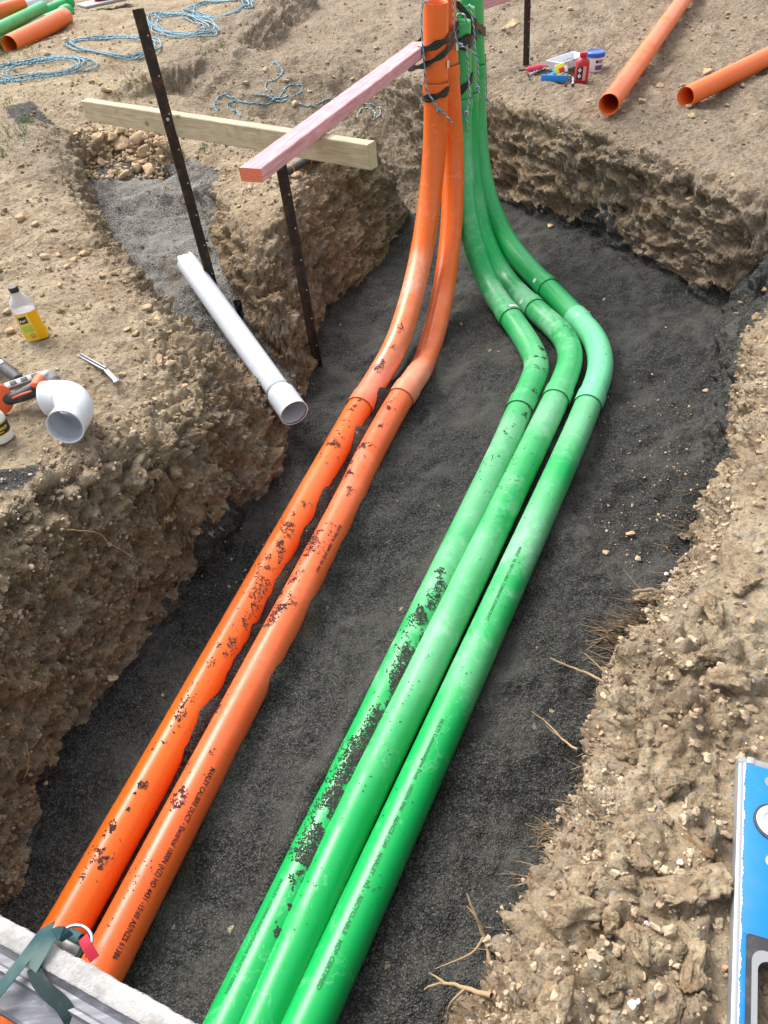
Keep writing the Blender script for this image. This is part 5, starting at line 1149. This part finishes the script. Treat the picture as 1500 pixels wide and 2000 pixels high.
SM = [mesh_only('stone_mesh', *dstone(300 + k, .10), M['stone'], k % 2 == 0) for k in range(8)]
CM = [mesh_only('clod_mesh', *dstone(400 + k, .26, 6), M['clodm'], True) for k in range(8)]
def place(mesh, name, p, s, label, cat, group, flat=1.0, sink=.3):
    o = bpy.data.objects.new(name, mesh); link(o); o.location = Vector([float(p[0]), float(p[1]), float(p[2] + s * .6 * (1 - 2 * sink) * flat)]); o.rotation_euler = (random.uniform(-.3, .3), random.uniform(-.3, .3), random.uniform(0, 6.3)); o.scale = (s, s * random.uniform(.8, 1), s * flat); return tag(o, label, cat, group)
r = random.Random(5)
# named rocks in the pile at the head of the side trench
for (px, py, sz) in [(192, 290, 30), (240, 290, 34), (272, 278, 28), (298, 262, 26), (285, 300, 28), (310, 283, 20), (270, 332, 26), (296, 338, 32), (240, 345, 26), (214, 308, 16), (180, 305, 16), (200, 322, 18), (160, 312, 18), (316, 300, 22), (262, 262, 18), (170, 345, 18), (220, 275, 24), (252, 318, 14), (323, 317, 20), (235, 262, 20), (150, 285, 14), (280, 318, 14), (205, 265, 16)]:
    p = gpt(px, py); d = np.linalg.norm(p - CP); place(SM[r.randrange(8)], 'rock', p, sz * d / 1500 * .68, 'broken tan rock in the pile at the head of the side trench', 'rock', 'rocks in the pile at the head of the side trench')
for (px, py, sz) in [(24, 650, 26), (15, 612, 22), (86, 504, 26), (116, 500, 20), (145, 510, 24), (165, 498, 24), (132, 522, 18), (40, 430, 30), (70, 440, 24), (94, 680, 12), (112, 722, 12), (240, 735, 22), (270, 575, 18), (290, 605, 34), (312, 705, 28), (335, 715, 30), (300, 665, 22), (265, 655, 20), (345, 735, 20), (250, 645, 18), (200, 540, 18), (118, 560, 16), (205, 565, 14), (310, 625, 22), (60, 500, 16), (360, 760, 22), (230, 820, 16), (330, 650, 20)]:
    p = gpt(px, py); d = np.linalg.norm(p - CP); place(SM[r.randrange(8)], 'stone', p, sz * d / 1500 * .5, 'tan stone lying loose on the left bank', 'stone', 'stones lying on the left bank', .8)
for (px, py, sz) in [(1000, 52, 34), (985, 60, 14), (1290, 170, 22), (1225, 165, 16), (1115, 20, 16), (1380, 140, 22), (1255, 200, 20), (1350, 228, 18), (1430, 60, 12), (560, 160, 16), (575, 205, 22), (690, 155, 14), (700, 100, 14), (605, 180, 16), (640, 125, 12), (520, 140, 16), (480, 165, 18), (735, 95, 16), (578, 345, 26), (490, 370, 20), (610, 372, 16), (1450, 170, 14), (1075, 445, 20), (1060, 418, 16), (1350, 395, 26), (130, 82, 16), (90, 108, 20), (180, 160, 20), (210, 178, 30), (195, 165, 14)]:
    p = gpt(px, py); d = np.linalg.norm(p - CP); place(SM[r.randrange(8)], 'stone', p, sz * d / 1500 * .5, 'grey brown stone lying loose on the far ground', 'stone', 'stones lying on the far ground', .8)
for (px, py, sz) in [(1184, 1083, 18), (1230, 1045, 20), (1245, 1092, 16), (1295, 1010, 9), (1283, 1018, 7), (1378, 765, 16), (1345, 795, 7), (1340, 880, 8), (225, 1330, 30), (548, 878, 16), (108, 1495, 16), (90, 1530, 12), (453, 1095, 8), (320, 1360, 10), (975, 688, 7), (1300, 640, 6), (1275, 735, 8)]:
    p = gpt(px, py); d = np.linalg.norm(p - CP); place(SM[r.randrange(8)], 'stone', p, sz * d / 1500 * .55, 'small tan stone dropped on the dark grit in the trench', 'stone', 'stones fallen onto the trench floor', .85)
for (px, py, sz) in [(1325, 1640, 130), (1345, 1735, 150), (1330, 1880, 110), (1150, 1720, 100), (1215, 1345, 80), (1280, 1790, 90), (1380, 1200, 90), (1455, 1150, 80), (1420, 1330, 80), (1240, 1850, 84), (1090, 1960, 90), (1230, 1470, 70), (1300, 1545, 70), (1345, 1850, 80), (1220, 1340, 60), (1160, 1640, 60), (1130, 1790, 110), (1200, 1800, 70), (1310, 1600, 50), (1250, 1680, 60), (1230, 1590, 50), (1150, 1570, 50), (1200, 1540, 40), (1300, 1960, 80), (1190, 1920, 60), (1120, 1950, 70), (1250, 1870, 45), (1060, 1860, 60), (1270, 1520, 34), (1320, 1500, 30), (1345, 1290, 70), (1290, 1320, 50), (1195, 1250, 50), (1260, 1170, 60), (1330, 1090, 50), (1420, 930, 80), (1410, 970, 60), (1340, 1050, 40), (1380, 1280, 60), (1240, 1400, 60), (1180, 1440, 50), (1300, 1410, 44), (1460, 860, 60), (1470, 780, 50), (1440, 905, 40), (1430, 1390, 40), (1090, 1700, 50), (1450, 1340, 50), (1280, 1230, 34), (1010, 1900, 60), (960, 1960, 50)]:
    p = gpt(px, py); d = np.linalg.norm(p - CP); place(CM[r.randrange(8)], 'dirt_clod', p, sz * d / 1500 * (.56 if sz > 55 else .44), 'crumbly tan clod of dirt on the right bank', 'clod', 'dirt clods heaped on the right bank', .75, .42)
for (px, py, sz) in [(300, 930, 60), (340, 920, 60), (260, 945, 50), (370, 970, 60), (330, 1010, 60), (200, 960, 50), (150, 990, 50), (230, 1040, 56), (380, 1040, 50), (410, 905, 50), (440, 930, 50), (60, 1010, 44), (110, 1060, 40), (290, 1100, 30), (215, 1200, 26), (80, 1170, 30), (350, 690, 40), (385, 745, 44), (395, 820, 44), (360, 860, 50), (25, 1640, 34), (50, 1700, 30), (20, 1690, 28), (70, 1570, 24), (470, 960, 40), (500, 920, 40)]:
    p = gpt(px, py); d = np.linalg.norm(p - CP); place(CM[r.randrange(8)], 'dirt_clod', p, sz * d / 1500 * .42, 'grey brown clod stuck in the cut face below the left bank', 'clod', 'clods in the cut face of the left bank', .8, .5)
for (px, py, sz) in [(1180, 330, 30), (1240, 360, 40), (1330, 370, 46), (1300, 430, 50), (1400, 420, 40), (1430, 470, 50), (1150, 300, 30), (1230, 450, 40), (1360, 500, 46), (1080, 300, 24), (1100, 350, 26), (1040, 270, 24), (1450, 400, 34), (1200, 300, 30), (1480, 620, 40), (1455, 700, 34), (1270, 490, 36), (1330, 320, 30)]:
    p = gpt(px, py); d = np.linalg.norm(p - CP); place(CM[r.randrange(8)], 'dirt_clod', p, sz * d / 1500 * .42, 'brown clod stuck in the far cut face below the loose orange pipes', 'clod', 'clods in the far cut face', .8, .5)
for _ in range(70):
    px, py = r.uniform(960, 1430), r.uniform(1180, 1995)
    p = gpt(px, py)
    if samp(CLOD, np.array([p[0]]), np.array([p[1]]))[0] < .6 or samp(GRAV, np.array([p[0]]), np.array([p[1]]))[0] > .1 or px > 1390 and py > 1440: continue
    d = np.linalg.norm(p - CP); place(CM[r.randrange(8)], 'dirt_clod', p, r.uniform(18, 52) * d / 1500 * .44, 'crumbly tan clod of dirt on the right bank', 'clod', 'dirt clods heaped on the right bank', .8, .35)
for _ in range(7):
    px, py = r.uniform(1440, 1500), r.uniform(500, 660); p = gpt(px, py); d = np.linalg.norm(p - CP); place(CM[r.randrange(8)], 'dirt_clod', p, r.uniform(12, 30) * d / 1500 * .42, 'brown clod stuck in the far cut face below the loose orange pipes', 'clod', 'clods in the far cut face', .8, .45)
# white mineral stones
for (px, py, sz) in [(1327, 1690, 18), (1262, 1805, 12), (1235, 1965, 22), (1245, 1960, 16), (1150, 1750, 16), (1200, 1915, 14), (1230, 1940, 14), (1160, 1790, 14), (1190, 1830, 10), (1300, 1125, 14), (1410, 965, 20)]:
    p = gpt(px, py); d = np.linalg.norm(p - CP); o = place(SM[r.randrange(8)], 'white_stone', p, sz * d / 1500 * .5, 'small white chalky stone among the dirt clods of the right bank', 'stone', 'white stones on the right bank', .8)
    if 'wm' not in globals(): wm = {}
    k = o.data.name
    if k not in wm: me = o.data.copy(); me.materials.clear(); me.materials.append(stone_mat('chalk_stone', [lin(170, 165, 165), lin(215, 212, 215), lin(235, 235, 240), lin(200, 195, 190)])); wm[k] = me
    o.data = wm[k]
# rubble (uncountable)
def rubble(n, xr, yr, size, dens, seed, name, label, mat='crumb', lift=.25):
    R = np.random.default_rng(seed); it = []
    x = R.uniform(xr[0], xr[1], n); y = R.uniform(yr[0], yr[1], n); q = np.stack([x, y, 0 * x], 1)
    d = dens(x, y) * (.35 + 1.3 * np.clip(fbm(q * 2.2, 3, seed + 5) + .35, 0, 1)) * (1 - np.clip(samp(GRAV, x, y) + .9 * samp(SAND, x, y), 0, 1)); ok = R.random(n) < d
    for a, b in zip(x[ok], y[ok]):
        s = size[0] * (size[1] / size[0]) ** (R.random() ** 2.2); it.append((np.array([a, b, gz(a, b) + s * lift]), s))
    o = scatter_mesh(name, it, M[mat], RUB, big=RUBB); tag(o, label, 'rubble', kind='stuff'); return len(it)
RUB = [hull_rock(12, 1, .8, .6, 500 + k) for k in range(14)]
def tri(A, Fq):
    T = []
    for f in Fq: T += [(f[0], f[i], f[i + 1]) for i in range(1, len(f) - 1)]
    return A, np.array(T)
RUBB = [tri(*dstone(600 + k, .26, 1)) for k in range(10)]
nr = rubble(60000, (-.1, 2.4), (-.1, 2.6), (.0022, .018), lambda x, y: .16 + .6 * samp(CLOD, x, y), 21, 'rubble', 'fine crumbs and gravelly rubble covering the right bank')
nl = rubble(36000, (-2.4, -.2), (.9, 5.2), (.003, .022), lambda x, y: .18 + .5 * samp(CLOD, x, y), 22, 'rubble', 'small crumbs and stones scattered over the left bank')
nf = rubble(34000, (-4.5, 5), (3.6, 9), (.004, .026), lambda x, y: .22 + 0 * x, 23, 'rubble', 'small stones scattered over the far ground')
R = np.random.default_rng(31); wgt = (steep > .12) & (gq < .3) & (Y < 6.5) & (Y > .2) & (np.abs(X) < 3); ids = R.choice(np.nonzero(wgt)[0], 34000); sz = .0022 * (6.5 ** (R.random(34000) ** 2.2)); keep = fbm(P3[ids] * 7, 3, 35) + R.normal(0, .2, 34000) > -.08
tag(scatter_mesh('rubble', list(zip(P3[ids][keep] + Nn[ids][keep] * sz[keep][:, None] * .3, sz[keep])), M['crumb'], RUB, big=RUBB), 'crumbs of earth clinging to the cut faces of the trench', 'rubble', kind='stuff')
# dense small rocks in pile
R = np.random.default_rng(4); it = []
for _ in range(420):
    px, py = R.uniform(150, 335), R.uniform(235, 350)
    p = gpt(px, py); it.append((p + [0, 0, .004], R.uniform(.008, .028)))
tag(scatter_mesh('rubble', it, M['stone'], RUB), 'loose small rocks filling the pile at the head of the side trench', 'rubble', kind='stuff')
it = []
R = np.random.default_rng(14)
for _ in range(280):
    px, py = R.choice([0, 1, 2, 3]), 0
    c, s = [((1250, 1040), 60), ((1290, 800), 110), ((1330, 900), 60), ((440, 1080), 60)][px]; q = R.normal(0, s, 2); X_, Y_ = c[0] + q[0], c[1] + q[1] * .8
    p = gpt(X_, Y_)
    if samp(GRAV, np.array([p[0]]), np.array([p[1]]))[0] > .6: it.append((p + [0, 0, .001], R.uniform(.0018, .005) if R.random() < .9 else R.uniform(.005, .009)))
tag(scatter_mesh('rubble', it, M['stone'], RUB), 'tiny tan crumbs sprinkled on the dark grit', 'rubble', kind='stuff')

# ------------------------------------------------------------------ roots, dry stalks and weeds
M['root'] = simple('dry_root', lin(168, 142, 106), .9, dirt=.5, dscale=120); M['rootg'] = simple('grey_dry_stalk', lin(142, 122, 98), .9, dirt=.3); M['weed'] = simple('green_weed', (.10, .20, .03, 1), .7, dirt=.1)
def twig(pts_, r0, r1,  label, name='dry_root', mat='root', branches=()):
    r0, r1 = r0 * .72, r1 * .7; P = catmull(np.array([W(*p) for p in pts_]), 8); n = len(P); P += .0022 * np.stack([vnoise(P * 60, 3 + k) for k in range(3)], 1); V, Fc, uv = sweep(P, np.linspace(r0, r1, n), 7); root = thing(name, P[0], label, 'root'); mk('main_stem', V, Fc, M[mat], root, uv)
    for b in branches: Pb = catmull(np.array([W(*p) for p in b]), 6); V, Fc, uv = sweep(Pb, np.linspace(r0 * .6, r1 * .5, len(Pb)), 6); mk('side_shoot', V, Fc, M[mat], root, uv)
twig([(960, 1880, -.1), (945, 1830, -.08), (930, 1790, -.05), (912, 1745, -.02)], .006, .002, 'forked pale root sticking up at the foot of the right bank', branches=[[(945, 1830, -.08), (920, 1862, -.1), (850, 1892, -.15)], [(930, 1790, -.05), (912, 1770, -.04)]])
twig([(960, 1945, -.12), (910, 1930, -.16), (868, 1920, -.2), (828, 1932, -.24)], .007, .002, 'thick pale root lying low at the bottom of the right bank', branches=[[(868, 1920, -.2), (852, 1908, -.2), (838, 1900, -.2)], [(910, 1930, -.16), (880, 1960, -.2), (872, 1990, -.25)]])
twig([(1128, 1465, -.05), (1095, 1440, -.06), (1065, 1410, -.06), (1038, 1390, -.05)], .0035, .001, 'thin forked straw coloured root curving over the dark grit', branches=[[(1095, 1440, -.06), (1070, 1420, -.05), (1060, 1398, -.03)]])
twig([(1178, 1330, -.03), (1140, 1312, -.03), (1105, 1298, -.02), (1075, 1286, -.01)], .0045, .002, 'straight pale twig poking out from the right bank edge')
twig([(1180, 1312, -.03), (1160, 1292, -.02), (1140, 1275, -.01)], .003, .0012, 'short pale twig just above the straight one on the right bank')
twig([(1300, 1160, -.02), (1268, 1152, -.01), (1235, 1157, .0)], .008, .005, 'broken hollow stalk poking out of the right bank edge', 'dry_stalk', 'rootg')
twig([(130, 1035, -.12), (190, 1040, -.2), (215, 1062, -.25), (262, 1088, -.3)], .0026, .001, 'curling pale root hanging from the cut face of the left bank')
twig([(50, 1450, -.4), (56, 1490, -.48), (48, 1520, -.5)], .003, .001, 'thin root dangling low on the left cut face')
twig([(1248, 1868, .03), (1280, 1842, .045), (1318, 1822, .05)], .005, .004, 'short brown stick lying among the clods of the right bank')
def stalks(spots, seed, label, name, mat, cat, L=(.03, .1), rr=(.0006, .0018), dirf=None, nper=12):
    R = np.random.default_rng(seed); Vs = []; Fs = []; n = 0
    for px, py in spots:
        for _ in range(nper):
            p = gpt(px + R.normal(0, 9), py + R.normal(0, 9)) if dirf is None or True else 0; d = dirf(R); l = R.uniform(*L); bend = R.normal(0, .25, 3); P = np.array([p - d * .01, p + d * l * .4 + bend * l * .08, p + d * l * .75 + bend * l * .25, p + d * l + bend * l * .45])
            V, Fc, uv = sweep(P, np.array([1, .9, .7, .25]) * R.uniform(*rr), 5); Vs.append(V); Fs.append(Fc + n); n += len(V)
    o = mk(name, np.vstack(Vs), np.vstack(Fs), M[mat], origin=(0, 0, 0)); return tag(o, label, cat, kind='stuff')
left_ = lambda R: nrm(np.array([-.9, .15, .15]) + R.normal(0, .35, 3))
stalks([(1190, 1240), (1205, 1250), (1222, 1225), (1240, 1215), (1250, 1235), (1270, 1180), (1195, 1300), (1200, 1265), (1240, 1250), (1255, 1210)], 3, 'bundle of grey dry stalks fraying out of the right bank edge', 'dry_stalks', 'rootg', 'dry stalks', (.04, .12), (.0008, .003), left_, 16)
stalks([(1345, 1000), (1360, 980), (1335, 1025), (1310, 1085), (1350, 1040), (1170, 1380), (1130, 1500), (1110, 1560), (1095, 1600), (1075, 1630), (1060, 1660), (1045, 1720), (1035, 1760), (1080, 1640), (1065, 1700), (1000, 1830), (980, 1880), (990, 1860)], 4, 'fine dry rootlets sticking out all along the right bank edge', 'dry_rootlets', 'root', 'rootlets', (.02, .08), (.0005, .0013), left_, 7)
stalks([(1155, 1560 + 0), (1080, 1635), (1070, 1620), (1340, 1150), (1325, 1135)], 6, 'tufts of flattened dry stalk fibres on the right bank', 'dry_stalks', 'rootg', 'dry stalks', (.03, .07), (.0008, .002), left_, 12)
anyd = lambda R: nrm(np.array([0, -.4, -.6]) + R.normal(0, .6, 3))
stalks([(150, 1100), (300, 960), (350, 1100), (420, 900), (60, 1250), (100, 1400), (1150, 380), (1250, 420), (1100, 400), (1330, 480), (1200, 330), (430, 985), (700, 420), (780, 320), (600, 600)], 8, 'hair-thin rootlets hanging in the cut faces', 'hair_roots', 'root', 'rootlets', (.02, .09), (.0004, .0009), anyd, 6)
upd = lambda R: nrm(np.array([0, 0, .9]) + R.normal(0, .5, 3))
stalks([(20, 262), (35, 265), (12, 200), (60, 230), (245, 155), (265, 150), (435, 95), (400, 105), (52, 100), (60, 95), (145, 8), (232, 205), (400, 292), (10, 105), (5, 300), (48, 255)], 10, 'patches of low green weeds on the banks', 'weeds', 'weed', 'weeds', (.012, .04), (.001, .0022), upd, 24)
print('counts', nr, nl, nf, len(chips))
